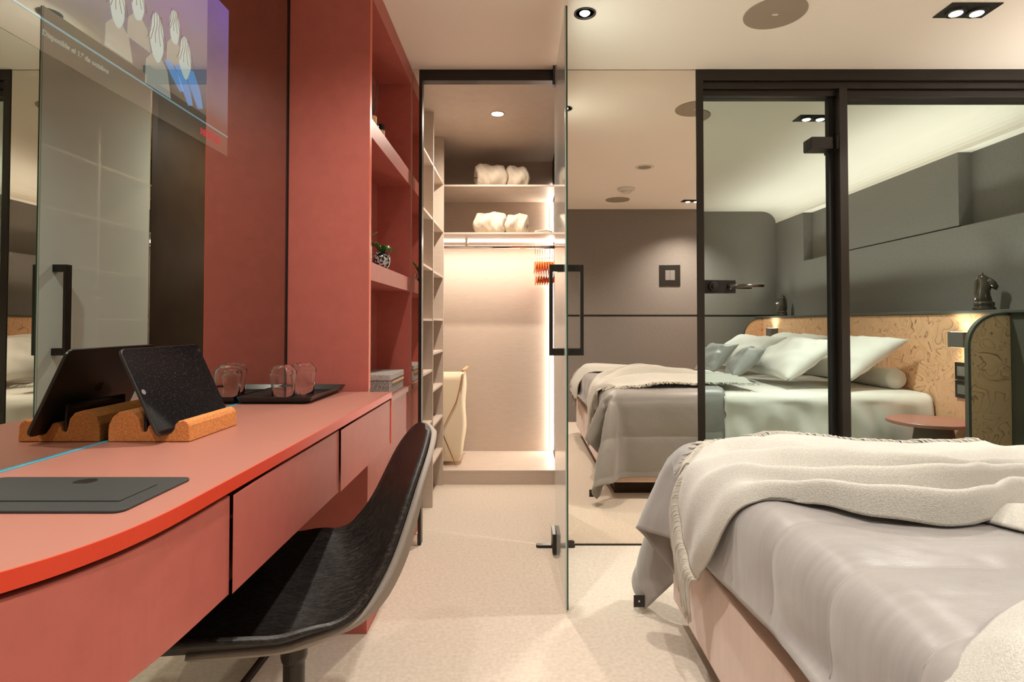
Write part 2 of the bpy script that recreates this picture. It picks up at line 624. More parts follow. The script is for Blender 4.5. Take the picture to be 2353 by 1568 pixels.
obj('glass_pane', box(B(), 1.500, XW, DG, DG + 0.01, 0, 2.037), M_DGLASS, w1)

# ------------------------------------------------------------------ mirrors
m1 = thing('wall_mirror', 'tall clear wall mirror between the closet opening and the dark door frame', 'mirror', (0.48, D, 0))
obj('mirror_glass', box(B(), 0.166, 0.807, D, D + 0.006, 0.008, 2.158), M_MIRROR, m1)
obj('edge_strip', box(B(), 0.166, 0.807, D - 0.002, D + 0.006, 0.0, 0.008), M_BLACK, m1)
m2 = thing('wall_mirror', 'narrow mirror strip between the red bookcase and the closet frame', 'mirror', (-0.47, D, 0))
obj('mirror_glass', box(B(), -0.489, -0.457, D - 0.002, D + 0.004, 0.05, 2.16), M_MIRROR, m2)
obj('foot_clip', box(B(), -0.486, -0.458, D - 0.006, D + 0.004, 0.004, 0.05), M_CHROME, m2)
m3 = thing('wall_mirror', 'large dark tinted wall mirror rising beside the red desk', 'mirror', (XM, 0.6, 0))
obj('mirror_glass', box(B(), XM - 0.008, XM, YB, YT - 0.008, 0.016, ZC - 0.002), M_TINT, m3)
obj('edge_strip', box(B(), XM - 0.008, XM + 0.008, YB, YT - 0.008, 0.0, 0.016), M_BLACK, m3)
obj('edge_strip', box(B(), XM - 0.004, XM + 0.006, YB, YT - 0.01, 0.7832, 0.7842), M_STRIP, m3)

# ------------------------------------------------------------------ glass closet door (open, seen along its plane)
d2 = bpy.data.objects.new('door_2', None)
d2.location = (0.165, 2.56, 0)
d2['kind'] = 'structure'
C.objects.link(d2)
obj('glass_pane', box(B(), 0.1605, 0.1695, 1.981, 2.566, 0.012, 2.118), M_DOOR, d2)
obj('glass_edge', box(B(), 0.1645, 0.1698, 1.978, 1.981, 0.012, 2.118), M_GEDGE, d2)
obj('glass_edge', box(B(), 0.1602, 0.1645, 1.978, 1.981, 0.012, 2.118), mat('pale_green_edge', (0.42, 0.50, 0.42), 0.2), d2)
for s in (-1, 1):
    bm = B()
    xa, xb = (0.1605, 0.1085) if s < 0 else (0.1695, 0.2315)
    xo = xb + (0.0125 if s < 0 else -0.0125)
    box(bm, min(xb, xo), max(xb, xo), 2.037, 2.063, 0.884, 1.211)
    for (za, zb) in ((0.884, 0.910), (1.185, 1.211)):
        box(bm, min(xo, xa), max(xo, xa), 2.037, 2.063, za, zb)
    obj('pull_handle', bm, M_BLACK, d2, bevel=0.0015)
bm = B()
box(bm, 0.143, 0.1605, 2.462, 2.572, 0.010, 0.092)
box(bm, 0.1695, 0.187, 2.462, 2.572, 0.010, 0.092)
obj('floor_clamp', bm, M_BRONZE, d2, bevel=0.0015)
bm = B()
prism(bm, rrect(0.075, 0.25, 2.550, 2.578, 0.012), 0.0, 0.012)
box(bm, 0.085, 0.105, 2.560, 2.568, 0.012, 0.0125)
obj('floor_closer', bm, M_BRONZE, d2)
bm = B()
box(bm, 0.152, 0.160, 2.535, 2.578, 2.073, 2.16)
box(bm, 0.170, 0.178, 2.535, 2.578, 2.073, 2.16)
obj('top_bracket', bm, M_BLACK, d2)

# ------------------------------------------------------------------ closet interior
sh = thing('shelving_unit', 'tall taupe open shelving with many compartments inside the closet', 'shelves', (-0.62, 3.1, 0))
for y in (2.66, 3.10, 3.527):
    obj('divider', box(B(), -0.80, -0.47, y, y + 0.016, 0, ZC - 0.001), M_TAUPE, sh)
obj('back_panel', box(B(), -0.80, -0.792, 2.676, 3.527, 0, ZC - 0.001), M_TAUPE, sh)
for z in (0.473, 0.749, 1.024, 1.297, 1.576, 1.875):
    obj('shelf', box(B(), -0.792, -0.473, 2.676, 3.10, z - 0.012, z), M_TAUPE, sh)
for z in (0.232, 0.4355, 0.631, 0.836, 1.027, 1.292, 1.5765, 1.8758):
    obj('shelf', box(B(), -0.792, -0.473, 3.116, 3.527, z - 0.012, z), M_TAUPE, sh)
bn = thing('closet_bench', 'low taupe platform along the closet back wall', 'platform', (-0.1, 3.8, 0))
obj('top', box(B(), -0.79, CR, 3.5435, CB, 0.070, 0.088), M_TAUPE, bn, bevel=0.001)
obj('front_panel', box(B(), -0.79, CR, 3.5435, 3.56, 0.0, 0.070), M_TAUPE, bn)
for (z, lab) in ((1.870, 'upper taupe wall shelf under the closet ceiling'), (1.565, 'lower taupe wall shelf just above the hanging rail')):
    tag(obj('wall_shelf', box(B(), -0.79, CR, 3.60, CB, z, z + 0.012), M_TAUPE, bevel=0.001), lab, 'shelf', 'closet shelves')
rl = thing('hanging_rail', 'polished metal clothes rail under the lower closet shelf', 'rail', (-0.1, 3.8, 1.51))
obj('rail', tube(B(), [(-0.79, 3.8, 1.51), (CR, 3.8, 1.51)], 0.011, 16), M_CHROME, rl, smooth=True)
obj('bracket', box(B(), -0.36, -0.345, 3.79, 3.81, 1.518, 1.565), M_CHROME, rl)
tag(obj('led_strip', box(B(), -0.79, CR, 3.855, 3.870, 1.553, 1.565), E_LED), 'glowing light strip running under the lower closet shelf', 'light strip')
tag(obj('led_strip', box(B(), CR - 0.010, CR - 0.001, CB - 0.010, CB - 0.001, 0.09, 2.0), E_LED), 'vertical glowing light strip in the closet corner', 'light strip')
lamp('AREA', 'light_led', (-0.27, 3.862, 1.548), 6, WARM, shape='RECTANGLE', size=1.0, size_y=0.02)
lamp('AREA', 'light_led', (CR - 0.012, CB - 0.012, 1.0), 6, WARM, rot=(PI / 2, 0, PI / 4 + PI / 2 + PI / 4 - PI / 4), shape='RECTANGLE', size=0.02, size_y=1.8)

# bathrobes
def roll(name, label, x0, x1, y, z, h, seed, group):
    rnd = random.Random(seed)
    t = thing(name, label, 'bathrobe', ((x0 + x1) / 2, y, z), group)
    split = x0 + (x1 - x0) * 0.6
    for (a, b, hh, nm) in ((x0, split, h, 'roll'), (split - 0.005, x1, h * 0.93, 'sleeve')):
        bm = B()
        n, m = 26, 22
        P = []
        for i in range(n + 1):
            u = i / n
            x = a + (b - a) * u
            e = (1 - abs(2 * u - 1) ** 5) ** 0.5 * 0.35 + 0.65
            if i in (0, n):
                e = 0.05
            row = []
            for j in range(m + 1):
                th = 2 * PI * j / m
                w = 1 + 0.05 * math.sin(3 * th + seed + 5 * u) + 0.07 * math.sin(11 * u + 2 * th + seed) + 0.03 * math.sin(23 * u - 5 * th + seed) + rnd.uniform(-.03, .03)
                yy = 0.10 * e * w * math.cos(th)
                zz = hh / 2 * (1 + e * w * max(-0.98, math.sin(th)) * (1 - 0.12 * abs(math.cos(th)) ** 3))
                row.append((x + 0.01 * math.sin(th * 2 + seed), y + yy, z + max(0.0, zz)))
            row[-1] = row[0]
            P.append(row)
        grid(bm, P)
        bmesh.ops.remove_doubles(bm, verts=bm.verts[:], dist=0.0004)
        obj(nm, bm, M_TOWEL, t, smooth=True, sub=1)


roll('rolled_bathrobe', 'cream rolled bathrobe lying on the upper closet shelf', -0.291, 0.064, 3.75, 1.882, 0.165, 1, 'rolled bathrobes in the closet')
roll('rolled_bathrobe', 'cream rolled bathrobe lying on the lower closet shelf', -0.300, 0.055, 3.75, 1.577, 0.155, 4, 'rolled bathrobes in the closet')
for k, zz in enumerate((1.577, 1.5875, 1.598)):
    bm = B()
    P = []
    for i in range(13):
        row = []
        for j in range(7):
            u, v = i / 12, j / 6
            row.append((0.088 + 0.118 * u + 0.006 * k, 3.68 + 0.16 * v, zz + 0.0085 - 0.008 * (abs(2 * u - 1) ** 4) + 0.0015 * math.sin(9 * u + k)))
        P.append(row)
    grid(bm, P)
    tag(obj('folded_cloth', bm, M_TOWEL, smooth=True, solid=0.007), ('lowest', 'middle', 'topmost')[k] + ' thin cream folded cloth beside the lower bathrobe', 'cloth', 'folded cloths on the lower closet shelf')

# hangers seen edge-on
def hanger(x, label, first=None):
    t = thing('clothes_hanger', label, 'hanger', (x, 3.8, 1.51), 'hangers on the closet rail')
    bm = B()
    pts = [(x, 3.8 + 0.015 * math.cos(a), 1.512 + 0.0165 * math.sin(a)) for a in [math.radians(d) for d in range(-20, 200, 22)]]
    pts += [(x, 3.79, 1.47), (x, 3.8, 1.43)]
    tube(bm, pts, 0.0014, 6)
    obj('hook', bm, M_CHROME, t, smooth=True)
    for s in (-1, 1):
        bm = B()
        tube(bm, [(x, 3.8, 1.452), (x, 3.8 + s * 0.05, 1.435), (x, 3.8 + s * 0.16, 1.40)], 0.0016, 6)
        obj('cord', bm, M_HANGW, t)
    bm = B()
    P = [(3.8 - 0.2, 1.36), (3.8 - 0.12, 1.40), (3.8, 1.412), (3.8 + 0.12, 1.40), (3.8 + 0.2, 1.36), (3.8 + 0.2, 1.345), (3.8 + 0.1, 1.352), (3.8, 1.352), (3.8 - 0.1, 1.352), (3.8 - 0.2, 1.345)]
    prism(bm, P, x - 0.0045, x + 0.0045, 'x')
    obj('shoulder', bm, M_HANG, t, bevel=0.002)
    for s in (-1, 1):
        bm = B()
        tube(bm, [(x - 0.001, 3.8 + s * 0.10, 1.352), (x + 0.005, 3.8 + s * 0.10, 1.30)], 0.002, 6)
        obj('cord', bm, M_HANGW, t)
    obj('trouser_bar', box(B(), x + 0.001, x + 0.009, 3.66, 3.94, 1.262, 1.302), M_HANG, t, bevel=0.002)
    return t


ORD = ('leftmost', 'second from the left', 'third from the left', 'fourth from the left', 'fifth from the left', 'sixth from the left', 'seventh from the left', 'rightmost')
h0 = None
for k in range(8):
    x = 0.106 + 0.0165 * k
    lab = 'orange wooden clothes hanger on the closet rail, %s of the eight' % ORD[k]
    if h0 is None:
        h0 = hanger(x, lab)
    else:
        dup(h0, (0.0165 * k, 0, 0), lab, 'hangers on the closet rail')

# laundry basket
lb = thing('laundry_basket', 'tall cream canvas laundry basket on copper wire legs in the closet', 'laundry basket', (-0.5, 3.75, 0.088))
bm = B()
P = []
for i in range(15):
    u = i / 14
    z = 0.115 + u * 0.56
    row = []
    for (a, b) in rrect(-0.63, -0.357, 3.64, 3.86, 0.03, 4):
        k = 0.80 + 0.20 * min(1, u * 3.2) ** 0.5
        x = -0.4935 + (a + 0.4935) * k
        y = 3.75 + (b - 3.75) * k
        sag = 0.0 if u < 0.9 else -0.012 * math.sin(PI * (a + 0.63) / 0.273)
        row.append((x + 0.004 * math.sin(13 * u + 9 * b), y, z + sag))
    row.append(row[0])
    P.append(row)
grid(bm, P)
bmesh.ops.remove_doubles(bm, verts=bm.verts[:], dist=0.0003)
bmesh.ops.contextual_create(bm, geom=[v for v in bm.verts if v.co.z < 0.1151])
obj('canvas_bag', bm, M_HAMPER, lb, smooth=True, solid=0.003)
for s in (3.63, 3.87):
    bm = B()
    tube(bm, [(-0.36, s, 0.66), (-0.40, s, 0.50), (-0.60, s, 0.10), (-0.60, s, 0.092)], 0.003, 6)
    tube(bm, [(-0.62, s, 0.66), (-0.58, s, 0.50), (-0.475, s, 0.27), (-0.40, s, 0.092), (-0.37, s, 0.12)], 0.003, 6)
    obj('wire_leg', bm, M_COPPER, lb, smooth=True)
bm = B()
tube(bm, [(-0.356, 3.60, 0.700), (-0.356, 3.90, 0.700)], 0.009, 12)
obj('wooden_rod', bm, M_WOODL, lb, smooth=True)

# ------------------------------------------------------------------ bookcase
bc = thing('bookcase', 'tall terracotta red bookcase with open niches at the desk end', 'bookcase', (-0.6, 2.2, 0))
YE = 2.578
obj('side_panel', box(B(), -0.80, XT, YT, YT + 0.020, 0, ZC - 0.001), M_RED, bc, bevel=0.001)
obj('shadow_gap', box(B(), XM - 0.001, XM + 0.0045, YT - 0.002, YT + 0.001, 0.785, ZC - 0.001), M_BWALL, bc)
obj('edge_band', box(B(), XT - 0.001, XT + 0.0015, YT, YT + 0.022, 0.785, ZC - 0.001), mat('coral_edge', (0.66, 0.12, 0.06), 0.4), bc)
obj('side_panel', box(B(), -0.745, XT, YE - 0.020, YE - 0.001, 0, ZC - 0.001), M_RED, bc, bevel=0.001)
obj('back_panel', box(B(), -0.660, -0.640, YT + 0.02, YE - 0.02, 0.70, ZC - 0.001), M_RED, bc)
obj('top_panel', box(B(), -0.745, XT, YT + 0.02, YE - 0.02, 2.085, ZC - 0.001), M_RED, bc)
for (z0, z1) in ((1.618, 1.682), (1.142, 1.203)):
    s_ = obj('shelf', box(B(), -0.640, XT + 0.0005, YT + 0.02, YE - 0.02, z0, z1), M_RED, bc, bevel=0.001)
obj('countertop', box(B(), -0.640, XT + 0.006, YT + 0.02, YE - 0.018, 0.702, 0.722), M_REDTOP, bc)
obj('cabinet_front', box(B(), XT - 0.02, XT, YT + 0.02, YE - 0.02, 0.0, 0.700), M_RED, bc)
bm = B()
box(bm, XT, XT + 0.004, 2.25, 2.47, 0.125, 0.205)
vg = obj('vent_grille', bm, M_VENT, bc, bevel=0.001)
for z in (0.142, 0.172):
    obj('slot', box(B(), XT + 0.003, XT + 0.0052, 2.275, 2.445, z, z + 0.014), M_BLACK, vg)

# reed diffuser, candle, book, plants, box
rd = thing('reed_diffuser', 'glass reed diffuser with a wooden collar on the top bookcase shelf', 'diffuser', (-0.555, 2.02, 1.682))
dx, dy = -0.514, 1.985
obj('bottle', lathe(B(), [(0.0, 1.6825), (0.018, 1.6825), (0.020, 1.686), (0.020, 1.696), (0.012, 1.701), (0, 1.701)], dx, dy, 0, 24), mat('smoky_glass', (0.25, 0.30, 0.26), 0.05, trans=0.6), rd, smooth=True)
obj('collar', lathe(B(), [(0.0, 1.7012), (0.0125, 1.7012), (0.013, 1.703), (0.013, 1.725), (0.012, 1.727), (0, 1.727)], dx, dy, 0, 24), M_WOODL, rd, smooth=False)
bm = B()
for (a, b, h) in ((0.02, 0.012, 1.86), (0.004, -0.02, 1.875), (-0.02, 0.005, 1.86), (-0.01, 0.025, 1.85), (0.03, 0.03, 1.845)):
    tube(bm, [(dx, dy, 1.72), (dx + a * .6, dy + b, h)], 0.0013, 6)
obj('reeds', bm, M_STICK, rd)
cd = thing('candle_jar', 'dark candle jar with a pale wooden base beside the reed diffuser', 'candle', (-0.525, 2.045, 1.682))
obj('base', lathe(B(), [(0, 1.6825), (0.0125, 1.6825), (0.0125, 1.708), (0, 1.708)], -0.507, 2.078, 0, 24), M_WOODL, cd)
obj('jar', lathe(B(), [(0.0, 1.708), (0.0125, 1.708), (0.0125, 1.729), (0, 1.729)], -0.507, 2.078, 0, 24), M_SCREEN, cd)
bk = thing('picture_book', 'black and white patterned book leaning at the back of the top niche', 'book', (-0.63, 2.04, 1.682))
obj('cover', box(B(), -0.634, -0.628, 1.93, 2.085, 1.684, 1.90), M_GREYP, bk)
bm = B()
for k in range(6):
    z = 1.70 + 0.033 * k
    prism(bm, [(1.94, z), (2.08, z + 0.012), (2.08, z + 0.024), (1.94, z + 0.014)], -0.628, -0.6268, 'x')
obj('cover_print', bm, M_BLACK, bk)


def leaf(bm, base, tip, w, droop=0.02, n=10):
    base, tip = Vector(base), Vector(tip)
    d = tip - base
    side = d.cross(Vector((0, 0, 1))).normalized()
    if side.length < 0.1:
        side = Vector((0, 1, 0))
    P = []
    for i in range(n + 1):
        u = i / n
        c = base + d * u + Vector((0, 0, droop * math.sin(PI * u)))
        ww = w * (math.sin(PI * min(1, u * 0.94 + 0.04))) ** 0.7
        P.append([c - side * ww + Vector((0, 0, ww * .25)), c, c + side * ww + Vector((0, 0, ww * .25))])
    grid(bm, P)


p1 = thing('potted_plant', 'small green plant in a white patterned pot on the middle bookcase shelf', 'plant', (-0.575, 2.02, 1.203))
p1x, p1y = -0.552, 1.99
obj('pot', lathe(B(), [(0, 1.2035), (0.032, 1.2035), (0.034, 1.206), (0.035, 1.272), (0.031, 1.272), (0.030, 1.262), (0, 1.262)], p1x, p1y, 0, 28), M_SPECK, p1, smooth=False)
bm = B()
for (a, b, h) in ((0.01, 0.10, 1.300), (0.045, 0.035, 1.325), (-0.01, -0.08, 1.31), (-0.04, 0.03, 1.34), (0.0, 0.05, 1.315)):
    leaf(bm, (p1x, p1y, 1.262), (p1x + a, p1y + b, h), 0.012, 0.01)
obj('leaves', bm, M_LEAF, p1, smooth=True, solid=0.001)
p2 = thing('potted_plant', 'small orchid leaves in a round black and silver mosaic pot', 'plant', (-0.55, 2.13, 1.203))
p2x, p2y = -0.512, 2.115
obj('pot', lathe(B(), [(0, 1.2035), (0.018, 1.2035), (0.026, 1.210), (0.0315, 1.230), (0.030, 1.248), (0.023, 1.262), (0.021, 1.26), (0.02, 1.25), (0, 1.25)], p2x, p2y, 0, 28), M_MOSAIC, p2, smooth=True)
bm = B()
for (a, b, h) in ((0.06, 0.01, 1.256), (0.035, -0.05, 1.272), (-0.03, -0.07, 1.285), (-0.05, 0.05, 1.29), (0.015, 0.08, 1.275)):
    leaf(bm, (p2x, p2y, 1.255), (p2x + a, p2y + b, h), 0.013, 0.02)
obj('leaves', bm, M_LEAF, p2, smooth=True, solid=0.001)
sb = thing('storage_box', 'grey woven fabric storage box with a tan leather strap', 'box', (-0.6, 2.33, 0.722))
obj('body', box(B(), -0.625, -0.50, 2.205, 2.46, 0.7225, 0.775), M_BOXF, sb, bevel=0.003)
obj('lid', box(B(), -0.627, -0.498, 2.203, 2.462, 0.7765, 0.800), M_BOXF, sb, bevel=0.003)
obj('strap', box(B(), -0.4985, -0.496, 2.235, 2.45, 0.763, 0.771), M_LEATHER, sb)

# ------------------------------------------------------------------ desk
dk = thing('desk', 'long wall-hung terracotta desk with a bright red front edge and curved end', 'desk', (-0.6, 1.0, 0.6))
XE = -0.402
edge = [(XE, 1.803), (XE, 1.30), (XE, 0.80), (XE, 0.72), (-0.4035, 0.66), (-0.409, 0.61), (-0.4185, 0.57), (-0.434, 0.53), (-0.458, 0.49), (-0.49, 0.45), (-0.53, 0.415), (-0.58, 0.388), (-0.64, 0.37), (-0.70, 0.362), (XM + 0.0005, 0.36)]


def inset(pl, d):
    out = []
    for i, p in enumerate(pl):
        a = Vector(pl[max(i - 1, 0)])
        b = Vector(pl[min(i + 1, len(pl) - 1)])
        t = (b - a).normalized()
        nrm = Vector((t.y, -t.x))     # inward (towards the mirror)
        out.append((p[0] + nrm.x * d, p[1] + nrm.y * d))
    out[0] = (out[0][0], pl[0][1])
    out[-1] = (pl[-1][0], out[-1][1])
    return out


def smooth_line(pl, n=4):
    out = []
    P = [Vector(p) for p in pl]
    for i in range(len(P) - 1):
        p0, p1, p2, p3 = P[max(i - 1, 0)], P[i], P[i + 1], P[min(i + 2, len(P) - 1)]
        for k in range(n):
            t = k / n
            out.append(tuple(0.5 * ((2 * p1) + (-p0 + p2) * t + (2 * p0 - 5 * p1 + 4 * p2 - p3) * t * t + (-p0 + 3 * p1 - 3 * p2 + p3) * t ** 3)))
    out.append(tuple(P[-1]))
    return out


el = edge[:3] + smooth_line(edge[3:], 4)
XMI = XM + 0.0025
top = B()
prism(top, inset(el, 0.0015) + [(XMI, 1.803)], 0.7645, 0.783)
obj('desk_top', top, M_REDTOP, dk)
bm = B()
o1, o2 = el, inset(el, 0.0015)
P = [[(p[0], p[1], 0.7645) for p in o1], [(p[0], p[1], 0.7828) for p in o1], [(p[0], p[1], 0.7831) for p in o2]]
grid(bm, P)
P = [[(o1[0][0], 1.803, 0.7645), (o1[0][0], 1.803, 0.783)], [(o1[0][0], 1.8045, 0.7645), (o1[0][0], 1.8045, 0.783)]]
obj('edge_band', bm, M_EDGE, dk, solid=0.0005)


def fascia(name, y_hi, y_lo, d=0.004, z0=0.6205, z1=0.758, th=0.018, end=False):
    pts = [p for p in el if y_lo <= p[1] <= y_hi]
    pts = [(XE, y_hi)] + [p for p in pts if p[1] < y_hi - 1e-6]
    if not end:
        pts = [(XE, y_hi), (XE, y_lo)]
    a = inset(pts, d)
    b = inset(pts, d + th)
    if end:
        a[-1] = (XMI, a[-1][1]); b[-1] = (XMI, b[-1][1])
    else:
        a[-1] = (a[-1][0], y_lo); b[-1] = (b[-1][0], y_lo)
    bm = B()
    prism(bm, a + b[::-1], z0, z1)
    return obj(name, bm, M_RED, dk, bevel=0.0008)


fascia('drawer_front', 1.801, 1.2892)
fascia('drawer_front', 1.2878, 0.8052)
fascia('drawer_front', 0.8038, 0.0, end=True)
for yj in (1.2885, 0.8045):
    obj('joint_strip', box(B(), XE - 0.020, XE - 0.006, yj - 0.0006, yj + 0.0006, 0.622, 0.757), M_RED, dk)
bm = B()
core = inset(el, 0.024)
core[-1] = (XMI, core[-1][1])
prism(bm, core + [(XMI, 1.80)], 0.6215, 0.764)
obj('carcass', bm, mat('dark_red_carcass', (0.10, 0.02, 0.014), 0.6), dk)
obj('end_panel', box(B(), -0.49, XE - 0.001, 1.8015, 1.806, 0.6205, 0.7825), MATS['coral_edge'], dk)

# black socket lid in the desk top
sp = thing('socket_box', 'flat anthracite cable and socket lid set into the desk top', 'socket lid', (-0.6, 0.72, 0.783))
obj('frame', prism(B(), rrect(-0.72, -0.453, 0.652, 0.795, 0.012), 0.7833, 0.7865), M_PLATE, sp, bevel=0.001)
obj('lid', prism(B(), rrect(-0.70, -0.478, 0.685, 0.757, 0.002), 0.7865, 0.7880), M_PLATE, sp, bevel=0.0005)
obj('push_spot', lathe(B(), [(0, 0.7866), (0.014, 0.7866), (0.013, 0.7870), (0, 0.7870)], -0.585, 0.772, 0, 24), M_BLACK, sp)

# tablet stand and tablet
ts = thing('tablet_stand', 'cork block stand with grooves holding a tablet on the desk', 'stand', (-0.67, 1.12, 0.783))
pf = [(-0.750, 0.7835), (-0.7505, 0.800), (-0.749, 0.815), (-0.742, 0.829), (-0.730, 0.838), (-0.716, 0.840), (-0.703, 0.836),
      (-0.694, 0.825), (-0.691, 0.810), (-0.688, 0.801), (-0.684, 0.800), (-0.680, 0.803), (-0.677, 0.812), (-0.670, 0.8185), (-0.663, 0.817),
      (-0.657, 0.807), (-0.651, 0.7985), (-0.643, 0.7955), (-0.636, 0.798), (-0.630, 0.806), (-0.628, 0.815), (-0.622, 0.821), (-0.613, 0.823),
      (-0.606, 0.820), (-0.602, 0.812), (-0.6005, 0.7835)]
obj('block', prism(B(), pf, 1.042, 1.215, 'y'), M_CORK, ts, bevel=0.003, seg=3)
obj('rear_plate', box(B(), -0.6875, -0.6815, 1.045, 1.20, 0.802, 0.852), M_SCREEN, ts, bevel=0.002)
tb = thing('tablet', 'black tablet leaning in the cork stand on the desk', 'tablet', (-0.643, 1.12, 0.797))
# leaning plane: bottom edge in the groove, top edge towards the mirror
B0 = Vector((-0.640, 1.045, 0.7985)); lean = Vector((-0.072, 0, 0.155)).normalized()
Ht, Wt = 0.172, 0.245
B0 = Vector((-0.6375, 1.012, 0.7985))


def slab(bm, u0, u1, v0, v1, r, t0, t1):
    nrm = Vector((lean.z, 0, -lean.x)) * 1.0
    poly = rrect(u0, u1, v0, v1, r, 5)
    rings = []
    for t in (t0, t1):
        rings.append([bm.verts.new(B0 + Vector((0, u, 0)) + lean * v + nrm * t) for (u, v) in poly])
    bm.faces.new(rings[0]); bm.faces.new(rings[1])
    n = len(poly)
    for i in range(n):
        bm.faces.new((rings[0][i], rings[0][(i + 1) % n], rings[1][(i + 1) % n], rings[1][i]))
    return bm


obj('case', slab(B(), 0, Wt, 0, Ht, 0.012, -0.0065, -0.0005), M_TABEDGE, tb, bevel=0.0015)
def dusty():
    m, nt, b = new_mat('dusty_screen')
    tc = nt.nodes.new('ShaderNodeTexCoord')
    v = nt.nodes.new('ShaderNodeTexVoronoi')
    v.inputs['Scale'].default_value = 330
    nt.links.new(tc.outputs['Object'], v.inputs['Vector'])
    r = nt.nodes.new('ShaderNodeValToRGB')
    r.color_ramp.elements[0].color = (0.30, 0.28, 0.26, 1)
    r.color_ramp.elements[0].position = 0.06
    r.color_ramp.elements[1].color = (0.006, 0.006, 0.008, 1)
    r.color_ramp.elements[1].position = 0.13
    nt.links.new(v.outputs['Distance'], r.inputs[0])
    nt.links.new(r.outputs[0], b.inputs['Base Color'])
    b.inputs['Roughness'].default_value = 0.05
    return m


obj('screen', slab(B(), 0.0015, Wt - 0.0015, 0.0015, Ht - 0.0015, 0.011, -0.0004, 0.0002), dusty(), tb)
obj('home_button', slab(B(), 0.006, 0.016, Ht / 2 - 0.005, Ht / 2 + 0.005, 0.0049, 0.0002, 0.0004), M_GREYP, tb)
bm = B()
nrm = Vector((lean.z, 0, -lean.x))
cu, cv = Wt / 2, Ht / 2
pts = []
for k in range(40):
    a = 2 * PI * k / 40
    r = 0.0105 * (1 + 0.06 * math.cos(2 * a) - 0.12 * max(0, math.cos(a - PI / 2)) ** 12 - 0.10 * max(0, math.cos(a + PI / 2)) ** 12)
    x, z = r * math.cos(a), r * math.sin(a)
    if math.hypot(x - 0.0125, z - 0.001) < 0.0055:
        dd = Vector((x - 0.0125, z - 0.001)); dd = dd.normalized() * 0.0055
        x, z = 0.0125 + dd.x, 0.001 + dd.y
    pts.append((x, z))
for (pp, oz) in ((pts, 0), ([(0.0, 0.012), (0.001, 0.0155), (0.0045, 0.0175), (0.0038, 0.0138)], 0)):
    ra = [bm.verts.new(B0 + Vector((0, cu + x, 0)) + lean * (cv + z) + nrm * -0.0067) for (x, z) in pp]
    bm.faces.new(ra)
obj('back_logo', bm, M_SCREEN, tb)

# tray and tumblers
tr = thing('serving_tray', 'black rectangular tray carrying upturned glasses on the desk', 'tray', (-0.66, 1.68, 0.783))
bm = B()
o_ = [(-0.754, 1.520), (-0.566, 1.520), (-0.556, 1.530), (-0.556, 1.828), (-0.566, 1.838), (-0.754, 1.838)]
levels = [(0.030, 0.7838), (0.010, 0.787), (0.0, 0.802), (0.0015, 0.803), (0.012, 0.789), (0.032, 0.7865)]
cxm, cym = -0.655, 1.68
rings = []
for (d, z) in levels:
    rings.append([bm.verts.new((x + (d if x < cxm else -d) * (0.25 if x < cxm else 1), y + (d if y < cym else -d), z)) for (x, y) in o_])
for a, b in zip(rings[:-1], rings[1:]):
    for i in range(6):
        bm.faces.new((a[i], a[(i + 1) % 6], b[(i + 1) % 6], b[i]))
bm.faces.new(rings[0]); bm.faces.new(rings[-1])
tray = obj('tray_body', bm, M_TRAY, tr)


def tumbler(x, y, label):
    z0 = 0.7870
    fac = lambda a: 1 - 0.035 * abs(math.sin(4 * a))
    outer = [(0.030, 0), (0.0310, 0.004), (0.0335, 0.03), (0.0380, 0.066), (0.0385, 0.072), (0.037, 0.078), (0.024, 0.092), (0.021, 0.0935)]
    inner = [(0.0195, 0.088), (0.030, 0.078), (0.0355, 0.068), (0.0355, 0.062), (0.0312, 0.03), (0.0283, 0.0)]
    bm = B()
    prof = outer + [(0.0, 0.0935)]
    lathe(bm, [(r, h) for r, h in outer + [(0.0005, 0.0935)]], x, y, z0, 48, facet=fac)
    # inner shell
    rings = []
    for (r, h) in [(0.0005, 0.0885)] + inner:
        rings.append([bm.verts.new((x + r * fac(2 * PI * i / 48) * math.cos(2 * PI * i / 48), y + r * fac(2 * PI * i / 48) * math.sin(2 * PI * i / 48), z0 + h)) for i in range(48)])
    for a, b in zip(rings[:-1], rings[1:]):
        for i in range(48):
            bm.faces.new((a[i], a[(i + 1) % 48], b[(i + 1) % 48], b[i]))
    bm.verts.ensure_lookup_table()
    # drop the disc that lathe put across the mouth and bridge the rims
    for f in [f for f in bm.faces if len(f.verts) > 4 and abs(f.calc_center_median().z - z0) < 1e-4]:
        bm.faces.remove(f)
    mouth = [e for e in bm.edges if e.is_boundary and abs(e.verts[0].co.z - z0) < 1e-4 and abs(e.verts[1].co.z - z0) < 1e-4]
    bmesh.ops.bridge_loops(bm, edges=mouth)
    for f in [f for f in bm.faces if len(f.verts) > 4]:
        pass
    bmesh.ops.holes_fill(bm, edges=[e for e in bm.edges if e.is_boundary])
    return tag(obj('tumbler', bm, M_GLASS, smooth=True), label, 'glass', 'upturned tumblers on the tray')


tumbler(-0.678, 1.640, 'upturned clear glass tumbler nearer the front of the black tray')
tumbler(-0.652, 1.725, 'upturned clear glass tumbler behind the other on the black tray')

# ------------------------------------------------------------------ television in the mirror
tv = thing('television', 'television picture glowing inside the dark wall mirror', 'television', (XM, 1.1, 1.6))
TY0, TY1, TZ0, TZ1 = 0.80, 1.466, 1.432, 1.815


